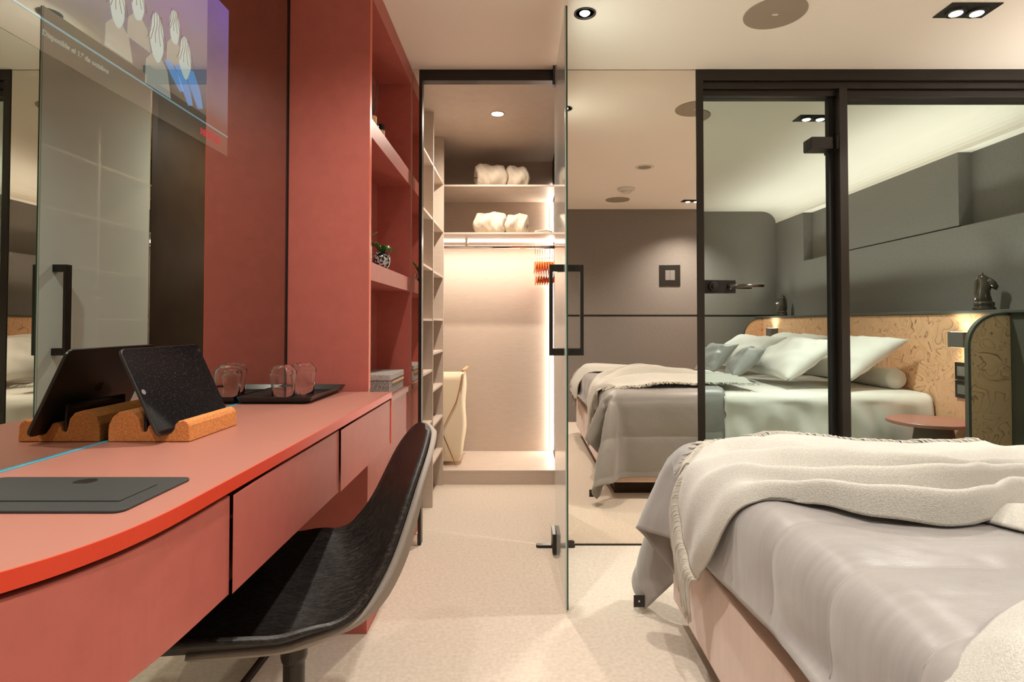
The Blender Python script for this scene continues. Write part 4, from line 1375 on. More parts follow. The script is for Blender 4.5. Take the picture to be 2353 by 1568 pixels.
# ------------------------------------------------------------------ bedding
# rest shape of the quilt, points of a grid in tenths of a millimetre: x, y, z
QN, QM = 34, 101
QUILT_POINTS = [
    5174,-1,1788,5067,87,2020,5153,-29,2266,4981,10,2469,4939,41,2733,5011,68,3000,4866,251,3146,4885,528,3088,4732,709,3211,4667,849,3432,
    4719,1014,3638,4524,939,3822,4435,1131,3991,4708,1184,4003,4824,1392,4120,4983,1519,4290,4928,1779,4322,4811,1964,4479,4615,1754,4515,4550,2022,4577,
    4339,2169,4574,4429,2401,4465,4479,2669,4443,4462,2948,4473,4404,3195,4568,4357,3403,4724,4362,3655,4839,4339,3881,4677,4342,4149,4629,4369,4413,4573,
    4395,4678,4527,4420,4948,4493,4444,5214,4451,4468,5484,4430,4488,5753,4406,4508,6020,4375,4524,6290,4357,4542,6558,4337,4556,6829,4325,4571,7099,4312,
    4586,7370,4298,4603,7638,4287,4617,7909,4277,4631,8180,4269,4646,8450,4258,4662,8720,4242,4678,8990,4229,4693,9260,4220,4708,9531,4207,4729,9801,4188,
    4752,10071,4163,4786,10337,4128,4826,10602,4093,4861,10870,4066,4876,11141,4040,4881,11410,4009,4887,11680,3977,4890,11950,3946,4894,12222,3916,4900,12492,3886,
    4906,12762,3856,4911,13032,3826,4916,13303,3796,4920,13573,3767,4920,13843,3737,4922,14113,3708,4922,14383,3678,4925,14653,3649,4931,14923,3619,4935,15193,3589,
    4940,15462,3559,4941,15732,3530,4940,16002,3500,4937,16272,3470,4933,16542,3441,4927,16811,3412,4916,17081,3384,4879,17348,3358,4792,17605,3338,4631,17823,3334,
    4417,17988,3349,4186,18129,3370,3967,18286,3389,3831,18523,3362,3839,18780,3272,3985,18947,3117,4174,18914,2929,4316,18767,2752,4460,18622,2574,4632,18529,2386,
    4817,18517,2188,4984,18590,1987,5097,18732,1785,5166,18901,1584,5144,19084,1385,5024,19216,1181,4855,19280,979,4695,19361,776,4587,19506,574,4491,19665,376,
    4292,19676,200,5359,199,1796,5339,122,2053,5169,256,2227,5218,142,2487,5063,281,2656,5015,336,2927,5138,302,3172,5002,453,3345,4996,738,3286,
    4853,667,3521,4745,761,3746,4787,972,3914,4583,932,4111,4580,1168,4251,4860,1200,4315,4764,1448,4412,4941,1597,4536,4989,1849,4645,4736,1855,4748,
    4481,1909,4828,4524,2184,4761,4406,2414,4747,4577,2626,4710,4650,2889,4681,4678,3174,4674,4631,3438,4625,4516,3674,4602,4606,3898,4773,4618,4099,4591,
    4642,4372,4547,4672,4638,4504,4701,4908,4471,4724,5176,4449,4750,5446,4423,4771,5717,4409,4787,5988,4398,4805,6260,4388,4818,6531,4380,4833,6800,4373,
    4847,7072,4365,4862,7344,4361,4874,7614,4354,4889,7885,4350,4902,8156,4345,4914,8427,4343,4926,8700,4339,4937,8969,4336,4949,9241,4333,4961,9511,4331,
    4971,9784,4329,4980,10054,4327,4983,10327,4325,4975,10597,4323,4954,10871,4325,4940,11139,4309,4934,11408,4281,4923,11677,4252,4931,11948,4221,4933,12218,4191,
    4931,12490,4163,4925,12760,4135,4924,13031,4106,4916,13300,4078,4913,13571,4049,4918,13841,4020,4921,14111,3991,4931,14381,3963,4938,14651,3934,4938,14921,3905,
    4939,15191,3876,4932,15461,3847,4928,15731,3818,4926,16001,3789,4930,16271,3761,4940,16540,3732,4945,16810,3704,4944,17080,3675,4920,17349,3648,4848,17610,3627,
    4707,17841,3619,4498,18014,3632,4265,18152,3655,4060,18329,3667,3949,18574,3636,3996,18817,3528,4171,18938,3357,4350,18860,3168,4486,18703,2993,4644,18579,2811,
    4829,18539,2615,4998,18607,2416,5110,18749,2214,5164,18923,2014,5121,19101,1814,5004,19240,1613,4851,19332,1409,4684,19400,1207,4527,19489,1004,4404,19619,800,
    4291,19757,597,4167,19884,393,5626,253,1833,5502,340,2066,5441,194,2281,5325,402,2424,5324,333,2701,5220,499,2867,5158,579,3112,5263,506,3363,
    5133,659,3524,5001,885,3628,4996,665,3812,4853,737,4034,4868,968,4177,4702,966,4409,4664,1215,4533,4922,1304,4608,4773,1512,4739,4990,1675,4837,
    4868,1887,4992,4710,2064,4910,4497,2197,5038,4603,2434,4936,4469,2677,4966,4648,2894,4955,4533,3138,4924,4573,3426,4907,4709,3639,4817,4873,3818,4696,
    4867,4098,4692,4885,4366,4672,4893,4637,4664,4902,4907,4657,4908,5178,4649,4911,5449,4646,4917,5720,4640,4924,5989,4635,4930,6262,4631,4939,6531,4627,
    4945,6804,4623,4950,7073,4620,4956,7346,4617,4961,7616,4615,4966,7888,4612,4973,8158,4611,4980,8430,4608,4981,8701,4607,4986,8972,4605,4985,9243,4605,
    4990,9514,4603,4990,9784,4602,4989,10056,4601,4987,10326,4600,4984,10598,4599,4981,10871,4595,4972,11141,4578,4960,11408,4553,4956,11679,4524,4946,11949,4496,
    4941,12220,4467,4938,12490,4440,4929,12761,4412,4922,13030,4384,4924,13301,4357,4923,13571,4329,4926,13842,4301,4933,14111,4273,4932,14381,4245,4934,14651,4217,
    4932,14921,4189,4924,15191,4161,4923,15461,4133,4923,15731,4105,4930,16001,4077,4940,16270,4050,4950,16540,4022,4959,16810,3994,4960,17080,3967,4948,17349,3940,
    4898,17615,3917,4778,17858,3905,4581,18044,3914,4351,18186,3937,4157,18374,3945,4075,18629,3900,4164,18850,3775,4355,18912,3593,4520,18796,3407,4659,18642,3231,
    4838,18568,3041,5012,18622,2845,5123,18767,2642,5166,18944,2443,5104,19117,2243,4977,19247,2043,4825,19343,1840,4664,19424,1637,4506,19512,1435,4367,19626,1232,
    4248,19760,1029,4136,19902,827,4035,20051,624,5755,59,1972,5764,277,2138,5639,383,2349,5508,223,2542,5555,498,2655,5489,583,2906,5411,432,3121,
    5417,703,3217,5344,830,3446,5255,925,3703,5122,900,3923,5097,698,4132,4925,751,4332,4985,1009,4460,4824,1043,4682,4766,1253,4850,4995,1418,4885,
    4912,1584,5116,4650,1676,5044,4647,1957,5140,4750,2193,5157,4576,2400,5209,4672,2645,5150,4568,2889,5213,4654,3149,5163,4797,3335,5043,4925,3562,4963,
    4956,3833,4953,4982,4103,4940,4961,4374,4934,4958,4643,4930,4953,4914,4924,4954,5184,4919,4960,5454,4912,4957,5724,4909,4962,5995,4904,4961,6265,4900,
    4962,6537,4896,4965,6807,4893,4960,7079,4890,4965,7348,4888,4961,7621,4885,4959,7890,4883,4964,8162,4880,4958,8432,4878,4966,8703,4876,4958,8974,4875,
    4959,9245,4873,4952,9515,4872,4953,9787,4870,4952,10057,4870,4949,10327,4868,4952,10598,4868,4960,10872,4865,4968,11142,4850,4964,11410,4825,4954,11680,4797,
    4949,11951,4769,4938,12221,4743,4930,12491,4715,4931,12761,4689,4931,13032,4662,4931,13302,4635,4934,13572,4608,4933,13842,4582,4931,14112,4554,4929,14382,4528,
    4923,14652,4500,4921,14922,4474,4922,15192,4446,4923,15462,4419,4928,15732,4392,4935,16001,4366,4940,16271,4338,4944,16540,4312,4949,16810,4285,4957,17080,4259,
    4963,17349,4233,4939,17618,4207,4844,17872,4191,4665,18076,4195,4438,18223,4217,4253,18422,4220,4212,18681,4159,4340,18870,4014,4536,18869,3829,4682,18722,3648,
    4844,18605,3466,5024,18638,3271,5136,18783,3069,5167,18964,2870,5084,19128,2672,4947,19248,2471,4792,19339,2269,4634,19427,2067,4484,19529,1865,4354,19654,1663,
    4247,19798,1460,4154,19951,1257,4072,20109,1052,4004,20270,845,5968,-51,2107,5743,18,2251,5838,218,2427,5741,330,2635,5550,241,2836,5735,468,2949,
    5633,605,3141,5532,505,3398,5597,747,3541,5451,718,3770,5377,889,3974,5265,934,4218,5182,762,4426,5038,788,4651,5068,1049,4786,4893,1048,4984,
    5037,1256,5110,4791,1359,5225,4740,1610,5312,4838,1868,5338,4700,2099,5410,4800,2345,5354,4699,2588,5413,4748,2853,5409,4880,3047,5281,4980,3303,5237,
    4951,3570,5231,4985,3838,5223,4952,4107,5212,4957,4377,5207,4943,4648,5200,4953,4918,5195,4951,5188,5188,4948,5458,5184,4955,5729,5179,4951,5999,5175,
    4956,6270,5170,4955,6539,5167,4950,6811,5164,4954,7081,5162,4947,7352,5158,4955,7622,5156,4953,7894,5153,4949,8164,5152,4955,8435,5149,4947,8705,5147,
    4951,8976,5145,4942,9246,5144,4947,9518,5142,4939,9788,5142,4946,10059,5140,4944,10328,5140,4954,10600,5139,4944,10873,5136,4951,11143,5120,4952,11411,5097,
    4946,11681,5070,4936,11951,5044,4936,12222,5017,4933,12491,4992,4932,12763,4966,4936,13032,4940,4939,13303,4914,4935,13572,4888,4932,13843,4862,4930,14113,4837,
    4923,14383,4810,4925,14653,4784,4924,14922,4757,4925,15193,4732,4930,15462,4705,4935,15732,4679,4932,16002,4653,4929,16271,4627,4925,16542,4601,4927,16811,4575,
    4939,17080,4549,4961,17348,4525,4964,17619,4500,4906,17883,4479,4746,18103,4477,4526,18259,4497,4360,18471,4497,4358,18732,4412,4521,18876,4250,4701,18799,4068,
    4850,18655,3887,5035,18654,3697,5149,18798,3495,5164,18981,3297,5058,19133,3098,4912,19240,2898,4756,19331,2696,4605,19431,2495,4471,19555,2294,4362,19698,2093,
    4278,19854,1887,4211,20015,1680,4157,20178,1471,4117,20340,1258,4089,20499,1039,5943,-305,2208,5963,-87,2361,5789,-21,2563,5937,176,2707,5728,73,2896,
    5632,204,3109,5750,413,3276,5795,583,3476,5598,510,3694,5702,712,3868,5541,670,4072,5364,669,4282,5434,860,4526,5276,944,4726,5144,826,4959,
    5148,1041,5127,4932,1096,5317,5018,1364,5403,4848,1517,5538,4841,1802,5604,4944,2037,5535,4841,2280,5611,4866,2555,5622,4985,2768,5520,5016,3043,5509,
    4947,3304,5511,4971,3572,5501,4955,3842,5493,4967,4110,5484,4962,4381,5477,4965,4651,5471,4965,4921,5464,4966,5191,5460,4966,5461,5454,4963,5731,5451,
    4964,6002,5445,4962,6271,5442,4962,6543,5438,4962,6812,5436,4961,7083,5432,4961,7354,5430,4960,7625,5427,4961,7895,5425,4960,8166,5422,4960,8436,5421,
    4959,8707,5418,4957,8977,5418,4955,9248,5415,4954,9518,5414,4955,9789,5412,4955,10059,5412,4955,10330,5412,4955,10600,5411,4955,10874,5407,4953,11143,5394,
    4952,11412,5370,4950,11681,5344,4948,11952,5318,4945,12222,5293,4944,12493,5268,4943,12762,5243,4942,13033,5218,4939,13303,5193,4937,13574,5169,4934,13843,5144,
    4931,14114,5118,4932,14383,5093,4932,14654,5067,4938,14923,5042,4939,15193,5016,4933,15463,4992,4931,15733,4966,4928,16003,4942,4923,16272,4916,4920,16542,4891,
    4919,16811,4865,4922,17080,4841,4946,17349,4817,4971,17618,4794,4952,17887,4770,4825,18127,4760,4605,18287,4781,4472,18526,4761,4522,18766,4661,4707,18860,4485,
    4855,18712,4305,5041,18677,4119,5165,18809,3921,5153,18994,3722,5027,19129,3523,4876,19229,3323,4725,19329,3123,4592,19454,2923,4487,19601,2721,4410,19760,2515,
    4357,19922,2305,4320,20084,2092,4298,20242,1873,4289,20395,1651,4289,20542,1423,4298,20679,1187,6179,-407,2313,6080,-277,2535,6063,5,2563,5949,-103,2793,
    6008,134,2961,5906,286,3138,5863,199,3427,5754,329,3629,5862,529,3808,5713,475,4043,5767,691,4228,5605,711,4425,5462,587,4647,5380,712,4876,
    5399,904,5091,5194,841,5300,5173,1079,5454,5011,1197,5655,5046,1484,5711,5096,1750,5702,5009,1983,5794,5036,2256,5796,5113,2511,5741,5034,2763,5787,
    5015,3034,5787,5022,3305,5774,5026,3577,5768,5035,3844,5755,5034,4114,5747,5037,4384,5740,5037,4654,5732,5039,4924,5727,5038,5194,5721,5036,5464,5718,
    5035,5734,5712,5034,6005,5710,5032,6275,5705,5031,6544,5702,5030,6815,5699,5030,7085,5697,5028,7356,5694,5027,7626,5692,5025,7897,5690,5026,8167,5688,
    5023,8438,5686,5024,8708,5684,5023,8979,5681,5025,9249,5679,5025,9520,5677,5025,9790,5677,5024,10060,5676,5023,10329,5676,5023,10601,5675,5022,10873,5673,
    5017,11144,5659,5011,11412,5637,5004,11682,5613,4999,11953,5589,4993,12223,5565,4983,12492,5542,4974,12763,5519,4966,13033,5496,4960,13304,5472,4955,13574,5448,
    4951,13845,5425,4950,14114,5400,4950,14385,5376,4950,14655,5351,4951,14925,5326,4952,15194,5302,4945,15464,5278,4937,15734,5254,4934,16003,5229,4931,16273,5205,
    4931,16543,5180,4931,16812,5156,4927,17082,5132,4919,17350,5108,4955,17618,5087,4972,17886,5064,4900,18149,5047,4696,18327,5060,4593,18574,5037,4691,18799,4896,
    4883,18808,4725,5048,18693,4534,5182,18823,4344,5130,19000,4146,4993,19121,3947,4842,19221,3748,4713,19352,3550,4618,19504,3347,4554,19666,3138,4517,19828,2926,
    4500,19985,2706,4497,20134,2479,4506,20275,2248,4523,20406,2013,4545,20526,1769,4571,20631,1523,4597,20726,1268,6392,-496,2451,6330,-231,2452,6324,-48,2653,
    6183,56,2839,6135,-38,3127,6063,109,3322,6070,407,3363,6029,407,3618,6059,308,3881,5982,396,4125,5918,486,4397,5770,614,4607,5650,800,4750,
    5632,643,4999,5482,676,5235,5452,880,5428,5303,923,5661,5237,1149,5835,5225,1425,5908,5222,1697,5949,5226,1963,5959,5226,2232,5991,5220,2502,5997,
    5230,2769,5975,5236,3039,5949,5233,3307,5953,5227,3575,5953,5222,3846,5952,5219,4115,5947,5215,4386,5944,5212,4656,5942,5208,4926,5939,5205,5196,5937,
    5203,5466,5932,5201,5736,5930,5198,6006,5924,5197,6277,5923,5196,6547,5918,5194,6817,5917,5193,7088,5913,5193,7357,5911,5192,7629,5908,5193,7898,5905,
    5192,8170,5903,5194,8439,5899,5193,8710,5897,5195,8979,5894,5193,9250,5893,5193,9520,5893,5192,9791,5891,5192,10060,5891,5192,10331,5891,5190,10601,5891,
    5188,10874,5889,5180,11143,5879,5163,11413,5865,5147,11682,5849,5132,11953,5830,5119,12223,5810,5106,12494,5790,5091,12764,5771,5076,13034,5752,5062,13304,5733,
    5049,13574,5713,5037,13845,5693,5027,14116,5672,5017,14385,5651,5009,14656,5629,5003,14926,5607,4997,15196,5584,4990,15466,5561,4981,15735,5538,4970,16005,5517,
    4963,16275,5493,4958,16545,5470,4955,16814,5446,4951,17083,5423,4949,17352,5399,4925,17620,5381,4912,17889,5355,4961,18154,5337,4781,18357,5348,4746,18625,5277,
    4859,18827,5160,5031,18711,4954,5186,18834,4773,5096,18995,4563,4959,19111,4372,4833,19246,4171,4756,19408,3971,4713,19572,3756,4698,19729,3537,4702,19874,3308,
    4718,20007,3074,4741,20128,2831,4769,20236,2585,4798,20333,2333,4826,20416,2077,4851,20490,1818,4871,20553,1554,4888,20608,1290,6462,-491,2730,6578,-276,2578,
    6377,-280,2790,6325,-140,2997,6373,138,3057,6262,283,3228,6225,211,3517,6293,466,3614,6175,580,3797,6065,665,4037,6020,749,4292,5988,796,4569,
    5903,807,4821,5837,828,5095,5725,785,5335,5641,723,5588,5568,925,5760,5496,1127,5948,5471,1398,6040,5472,1679,6061,5486,1956,6052,5490,2227,6056,
    5492,2495,6050,5489,2768,6055,5488,3036,6056,5484,3308,6054,5483,3576,6049,5477,3846,6049,5472,4117,6048,5467,4387,6049,5463,4658,6045,5459,4928,6047,
    5455,5198,6045,5453,5467,6044,5448,5738,6043,5446,6008,6044,5442,6278,6042,5440,6548,6042,5436,6818,6041,5435,7088,6042,5432,7359,6042,5431,7629,6041,
    5428,7900,6041,5427,8169,6041,5426,8441,6041,5425,8710,6040,5423,8981,6040,5423,9250,6040,5421,9521,6040,5421,9791,6040,5419,10062,6040,5419,10331,6041,
    5418,10603,6040,5417,10875,6039,5405,11145,6033,5385,11413,6025,5364,11683,6016,5344,11953,6006,5325,12225,5994,5306,12494,5982,5288,12765,5967,5271,13035,5951,
    5253,13305,5937,5234,13575,5924,5214,13845,5912,5196,14115,5898,5180,14386,5883,5164,14656,5868,5148,14927,5853,5135,15197,5834,5122,15468,5815,5111,15737,5795,
    5098,16007,5774,5083,16277,5757,5067,16546,5739,5053,16816,5721,5041,17086,5701,5029,17355,5681,5011,17625,5662,5049,17888,5615,4956,18143,5633,4975,18404,5563,
    4900,18656,5544,5035,18668,5305,5191,18857,5181,5053,18985,4985,4960,19142,4800,4906,19312,4583,4899,19467,4371,4903,19612,4133,4928,19737,3899,4955,19845,3650,
    4987,19940,3398,5016,20024,3141,5044,20096,2881,5066,20159,2619,5083,20213,2354,5095,20261,2087,5100,20303,1820,5105,20345,1553,5108,20386,1285,6695,-616,2694,
    6656,-391,2835,6618,-103,2791,6565,-196,3058,6456,-50,3251,6523,232,3250,6456,344,3490,6389,227,3748,6299,360,3952,6324,588,4107,6197,522,4335,
    6122,542,4608,6062,568,4872,6009,613,5140,5967,686,5402,5889,862,5570,5838,924,5834,5776,1142,5980,5750,1397,6085,5750,1679,6094,5758,1955,6100,
    5759,2227,6089,5759,2497,6093,5761,2766,6090,5756,3039,6088,5756,3306,6088,5752,3576,6090,5748,3845,6088,5743,4116,6090,5736,4388,6085,5732,4659,6092,
    5727,4930,6085,5724,5199,6087,5720,5469,6085,5718,5739,6086,5713,6009,6084,5711,6279,6085,5707,6550,6083,5706,6820,6083,5703,7091,6085,5701,7360,6081,
    5699,7631,6083,5698,7900,6082,5696,8172,6083,5696,8441,6085,5694,8711,6081,5693,8981,6085,5692,9252,6081,5692,9522,6085,5690,9792,6081,5690,10062,6083,
    5689,10333,6082,5689,10602,6083,5685,10876,6083,5674,11145,6081,5653,11414,6083,5631,11683,6083,5609,11954,6082,5588,12224,6080,5566,12495,6076,5545,12765,6074,
    5524,13036,6069,5504,13306,6060,5483,13576,6051,5463,13846,6045,5441,14116,6041,5419,14386,6037,5398,14657,6030,5378,14927,6022,5358,15198,6014,5339,15469,6003,
    5321,15739,5991,5304,16009,5977,5287,16280,5961,5270,16550,5948,5251,16820,5935,5231,17089,5923,5212,17359,5910,5195,17630,5895,5163,17899,5893,5141,18170,5869,
    5127,18436,5819,5124,18684,5728,5211,18815,5527,5092,19028,5406,5100,19192,5198,5103,19341,4955,5139,19456,4721,5167,19553,4463,5200,19633,4210,5224,19701,3945,
    5248,19761,3683,5264,19813,3416,5275,19858,3148,5279,19899,2881,5279,19935,2612,5274,19970,2344,5270,20005,2076,5267,20041,1808,5267,20078,1541,5270,20118,1273,
    6948,-531,2625,6818,-294,2623,6862,-203,2892,6730,21,2977,6716,-47,3239,6639,91,3453,6739,358,3549,6600,424,3781,6537,287,4016,6434,374,4251,
    6451,618,4393,6395,545,4652,6341,585,4925,6286,626,5191,6214,807,5374,6137,781,5643,6093,997,5798,6048,1151,6020,6033,1414,6090,6029,1687,6098,
    6031,1959,6061,6033,2231,6083,6031,2503,6080,6029,2770,6080,6029,3039,6080,6024,3311,6080,6021,3581,6078,6018,3848,6080,6015,4118,6074,6008,4390,6083,
    6003,4660,6067,5998,4930,6081,5995,5202,6081,5992,5471,6081,5987,5741,6067,5985,6011,6083,5981,6282,6067,5980,6551,6082,5976,6821,6081,5974,7091,6071,
    5972,7362,6082,5971,7631,6066,5969,7902,6083,5968,8171,6069,5966,8443,6068,5966,8712,6082,5964,8983,6071,5964,9252,6083,5962,9523,6071,5963,9793,6083,
    5961,10064,6070,5961,10333,6080,5960,10604,6082,5958,10876,6071,5946,11146,6081,5927,11414,6080,5905,11685,6078,5885,11955,6081,5864,12225,6083,5844,12496,6086,
    5823,12766,6088,5802,13036,6089,5782,13307,6090,5762,13577,6091,5740,13847,6088,5720,14117,6086,5698,14387,6082,5678,14658,6085,5656,14928,6084,5636,15198,6085,
    5614,15469,6085,5594,15740,6083,5573,16011,6081,5553,16282,6078,5532,16553,6071,5512,16823,6063,5492,17094,6054,5471,17364,6049,5447,17635,6045,5424,17909,6037,
    5399,18184,6023,5374,18459,5996,5368,18712,5897,5360,18929,5734,5359,19101,5517,5383,19217,5272,5404,19296,5013,5420,19354,4744,5433,19406,4477,5439,19450,4209,
    5446,19492,3941,5447,19530,3673,5444,19565,3405,5435,19597,3136,5421,19625,2867,5408,19655,2598,5399,19687,2330,5394,19721,2062,5394,19757,1794,5397,19794,1525,
    5400,19833,1257,7135,-427,2466,7081,-318,2700,7043,-39,2768,6989,-46,3034,6867,175,3151,6897,32,3400,6791,83,3652,6741,194,3887,6793,387,4074,
    6700,324,4321,6649,488,4535,6598,731,4651,6559,746,4925,6510,780,5200,6446,673,5440,6396,874,5609,6359,952,5870,6321,1165,6034,6304,1438,6048,
    6301,1693,6144,6308,1958,6068,6302,2233,6059,6303,2502,6085,6298,2775,6077,6298,3043,6074,6293,3317,6081,6291,3583,6080,6286,3851,6076,6282,4122,6077,
    6280,4388,6066,6275,4661,6083,6269,4933,6082,6266,5203,6067,6262,5473,6083,6259,5743,6082,6256,6013,6066,6253,6282,6076,6249,6553,6061,6248,6822,6082,
    6245,7093,6082,6244,7362,6060,6241,7633,6070,6240,7903,6060,6239,8173,6082,6238,8443,6082,6237,8713,6067,6236,8983,6074,6235,9254,6064,6235,9524,6074,
    6233,9795,6063,6233,10064,6072,6232,10335,6073,6232,10604,6060,6229,10877,6074,6218,11146,6071,6199,11415,6081,6180,11685,6081,6159,11956,6072,6140,12226,6082,
    6119,12496,6073,6100,12766,6075,6081,13037,6080,6061,13307,6080,6041,13578,6077,6022,13848,6080,6001,14118,6080,5982,14389,6075,5961,14659,6073,5942,14929,6081,
    5922,15200,6079,5902,15471,6080,5882,15742,6082,5862,16012,6083,5842,16283,6085,5822,16554,6088,5802,16825,6091,5781,17096,6091,5760,17367,6090,5738,17639,6086,
    5715,17912,6084,5689,18189,6094,5667,18467,6071,5652,18722,5969,5648,18926,5780,5637,19021,5528,5621,19040,5261,5604,19069,4995,5594,19107,4728,5590,19147,4460,
    5588,19185,4193,5585,19222,3926,5582,19257,3659,5576,19290,3390,5568,19320,3122,5559,19351,2854,5552,19382,2585,5546,19415,2316,5542,19447,2048,5538,19481,1780,
    5535,19515,1512,5533,19550,1243,7222,-184,2356,7303,-238,2610,7297,-131,2881,7185,119,2951,7119,98,3187,7059,285,3371,7010,290,3683,6983,103,3892,
    6968,192,4151,6965,340,4370,6892,591,4450,6852,643,4706,6831,743,4957,6748,618,5188,6698,789,5403,6662,813,5675,6621,1030,5831,6592,1177,6064,
    6574,1452,6079,6559,1723,6045,6569,1972,6168,6582,2229,6061,6575,2504,6056,6572,2773,6082,6568,3047,6074,6567,3314,6076,6561,3587,6081,6557,3855,6081,
    6554,4124,6070,6550,4392,6072,6546,4663,6063,6541,4933,6081,6537,5205,6084,6534,5474,6063,6530,5744,6081,6527,6014,6083,6523,6284,6056,6521,6553,6085,
    6518,6824,6066,6517,7093,6081,6514,7364,6082,6514,7633,6060,6511,7904,6067,6510,8174,6063,6509,8444,6083,6509,8714,6081,6507,8985,6066,6507,9254,6084,
    6505,9525,6067,6505,9794,6083,6504,10066,6081,6504,10335,6066,6503,10606,6070,6501,10877,6059,6490,11147,6074,6472,11416,6069,6453,11686,6081,6434,11956,6081,
    6415,12227,6073,6397,12497,6081,6378,12768,6081,6359,13037,6074,6340,13308,6081,6321,13578,6081,6302,13849,6073,6284,14119,6081,6264,14390,6081,6246,14660,6074,
    6226,14931,6081,6208,15201,6081,6188,15472,6075,6169,15742,6076,6150,16014,6081,6131,16284,6081,6112,16555,6075,6092,16826,6076,6073,17098,6080,6053,17368,6079,
    6032,17640,6080,6010,17912,6079,5990,18186,6090,5973,18460,6070,5958,18713,5970,5946,18910,5781,5935,19032,5537,5918,19070,5270,5902,19043,5002,5885,19028,4732,
    5869,19028,4462,5852,19035,4192,5836,19049,3923,5821,19068,3653,5807,19089,3384,5794,19113,3115,5782,19138,2846,5771,19165,2576,5762,19192,2308,5752,19219,2039,
    5742,19246,1771,5733,19273,1502,5724,19302,1232,7476,-126,2277,7420,3,2502,7334,129,2761,7450,15,3008,7349,223,3150,7286,86,3382,7220,87,3631,
    7283,79,3914,7253,190,4159,7200,436,4257,7153,498,4522,7122,698,4703,7049,586,4954,6997,725,5178,6958,714,5450,6915,894,5646,6866,961,5909,
    6858,1198,6035,6846,1464,6078,6831,1732,6102,6822,2003,6044,6837,2248,6183,6853,2501,6061,6844,2778,6055,6840,3048,6080,6835,3322,6072,6835,3587,6074,
    6827,3858,6080,6825,4127,6081,6820,4395,6070,6817,4664,6080,6812,4936,6069,6808,5206,6060,6804,5476,6082,6800,5744,6053,6797,6016,6054,6795,6284,6076,
    6792,6555,6080,6790,6824,6082,6788,7095,6066,6786,7364,6081,6784,7635,6082,6783,7904,6061,6781,8175,6066,6781,8445,6059,6780,8715,6084,6779,8985,6081,
    6778,9256,6081,6777,9526,6081,6776,9796,6070,6776,10066,6080,6775,10336,6083,6775,10605,6059,6772,10878,6065,6762,11148,6062,6745,11417,6073,6727,11687,6068,
    6709,11957,6081,6691,12227,6080,6673,12498,6075,6655,12768,6081,6637,13038,6081,6620,13308,6073,6601,13579,6081,6583,13849,6081,6565,14120,6074,6547,14390,6081,
    6529,14661,6081,6511,14931,6077,6492,15202,6080,6475,15472,6080,6456,15744,6081,6438,16014,6075,6420,16285,6081,6401,16556,6081,6383,16827,6078,6365,17098,6077,
    6346,17368,6080,6326,17639,6080,6305,17911,6080,6287,18183,6088,6272,18455,6073,6257,18710,5978,6244,18904,5786,6232,19027,5543,6218,19060,5274,6202,19060,5005,
    6186,19052,4735,6171,19050,4465,6155,19051,4195,6140,19029,3926,6124,19027,3656,6107,19029,3385,6091,19035,3116,6075,19043,2845,6059,19052,2576,6044,19065,2306,
    6029,19079,2037,6015,19095,1768,6001,19111,1498,5986,19130,1228,7578,135,2364,7705,-25,2579,7618,50,2826,7566,280,2986,7610,122,3219,7471,286,3367,
    7391,337,3623,7362,358,3900,7513,256,4116,7436,348,4367,7392,608,4447,7359,578,4723,7298,711,4948,7265,668,5212,7214,816,5431,7180,815,5700,
    7142,963,5928,7131,1206,6046,7118,1474,6074,7107,1741,6086,7093,2013,6121,7085,2284,6047,7104,2523,6192,7123,2774,6064,7112,3051,6056,7109,3321,6089,
    7101,3594,6068,7100,3860,6075,7095,4130,6081,7093,4398,6080,7088,4667,6079,7084,4936,6078,7079,5208,6086,7075,5475,6050,7070,5746,6064,7068,6015,6084,
    7065,6286,6081,7064,6555,6068,7061,6826,6082,7059,7095,6081,7057,7366,6068,7056,7635,6081,7054,7906,6083,7054,8175,6057,7052,8446,6063,7051,8716,6058,
    7050,8986,6083,7050,9256,6072,7048,9527,6081,7048,9796,6068,7047,10067,6074,7047,10336,6065,7046,10607,6076,7044,10878,6062,7033,11149,6083,7018,11417,6071,
    7001,11688,6073,6984,11958,6071,6966,12228,6081,6950,12498,6081,6932,12769,6073,6916,13039,6081,6898,13309,6081,6881,13579,6072,6864,13850,6081,6847,14120,6081,
    6830,14391,6074,6813,14661,6075,6795,14932,6081,6778,15202,6081,6761,15473,6076,6744,15743,6081,6726,16014,6081,6709,16285,6077,6691,16556,6080,6674,16827,6080,
    6656,17097,6081,6639,17368,6076,6619,17639,6076,6600,17912,6080,6587,18177,6086,6571,18451,6075,6556,18705,5977,6543,18902,5789,6530,19024,5547,6517,19061,5278,
    6502,19060,5008,6488,19053,4737,6473,19047,4468,6458,19050,4198,6443,19049,3928,6428,19049,3658,6413,19050,3388,6398,19046,3118,6383,19044,2848,6368,19051,2578,
    6353,19037,2308,6337,19037,2038,6322,19042,1769,6306,19049,1499,6290,19057,1228,7625,363,2492,7854,195,2514,7788,270,2784,7816,151,3025,7739,374,3188,
    7734,275,3437,7648,446,3636,7650,301,3876,7605,515,4053,7691,403,4322,7611,478,4557,7605,705,4715,7570,663,4981,7503,802,5202,7480,746,5472,
    7439,904,5683,7410,953,5960,7400,1220,6021,7389,1482,6082,7379,1747,6107,7366,2018,6088,7356,2290,6119,7348,2561,6047,7372,2799,6196,7390,3046,6065,
    7379,3322,6054,7374,3594,6075,7367,3864,6099,7365,4131,6074,7361,4400,6082,7359,4665,6075,7354,4938,6082,7350,5206,6053,7345,5476,6081,7342,5746,6064,
    7338,6017,6059,7337,6286,6081,7334,6557,6083,7332,6826,6063,7330,7096,6083,7329,7366,6081,7326,7637,6066,7326,7906,6081,7323,8177,6082,7324,8446,6059,
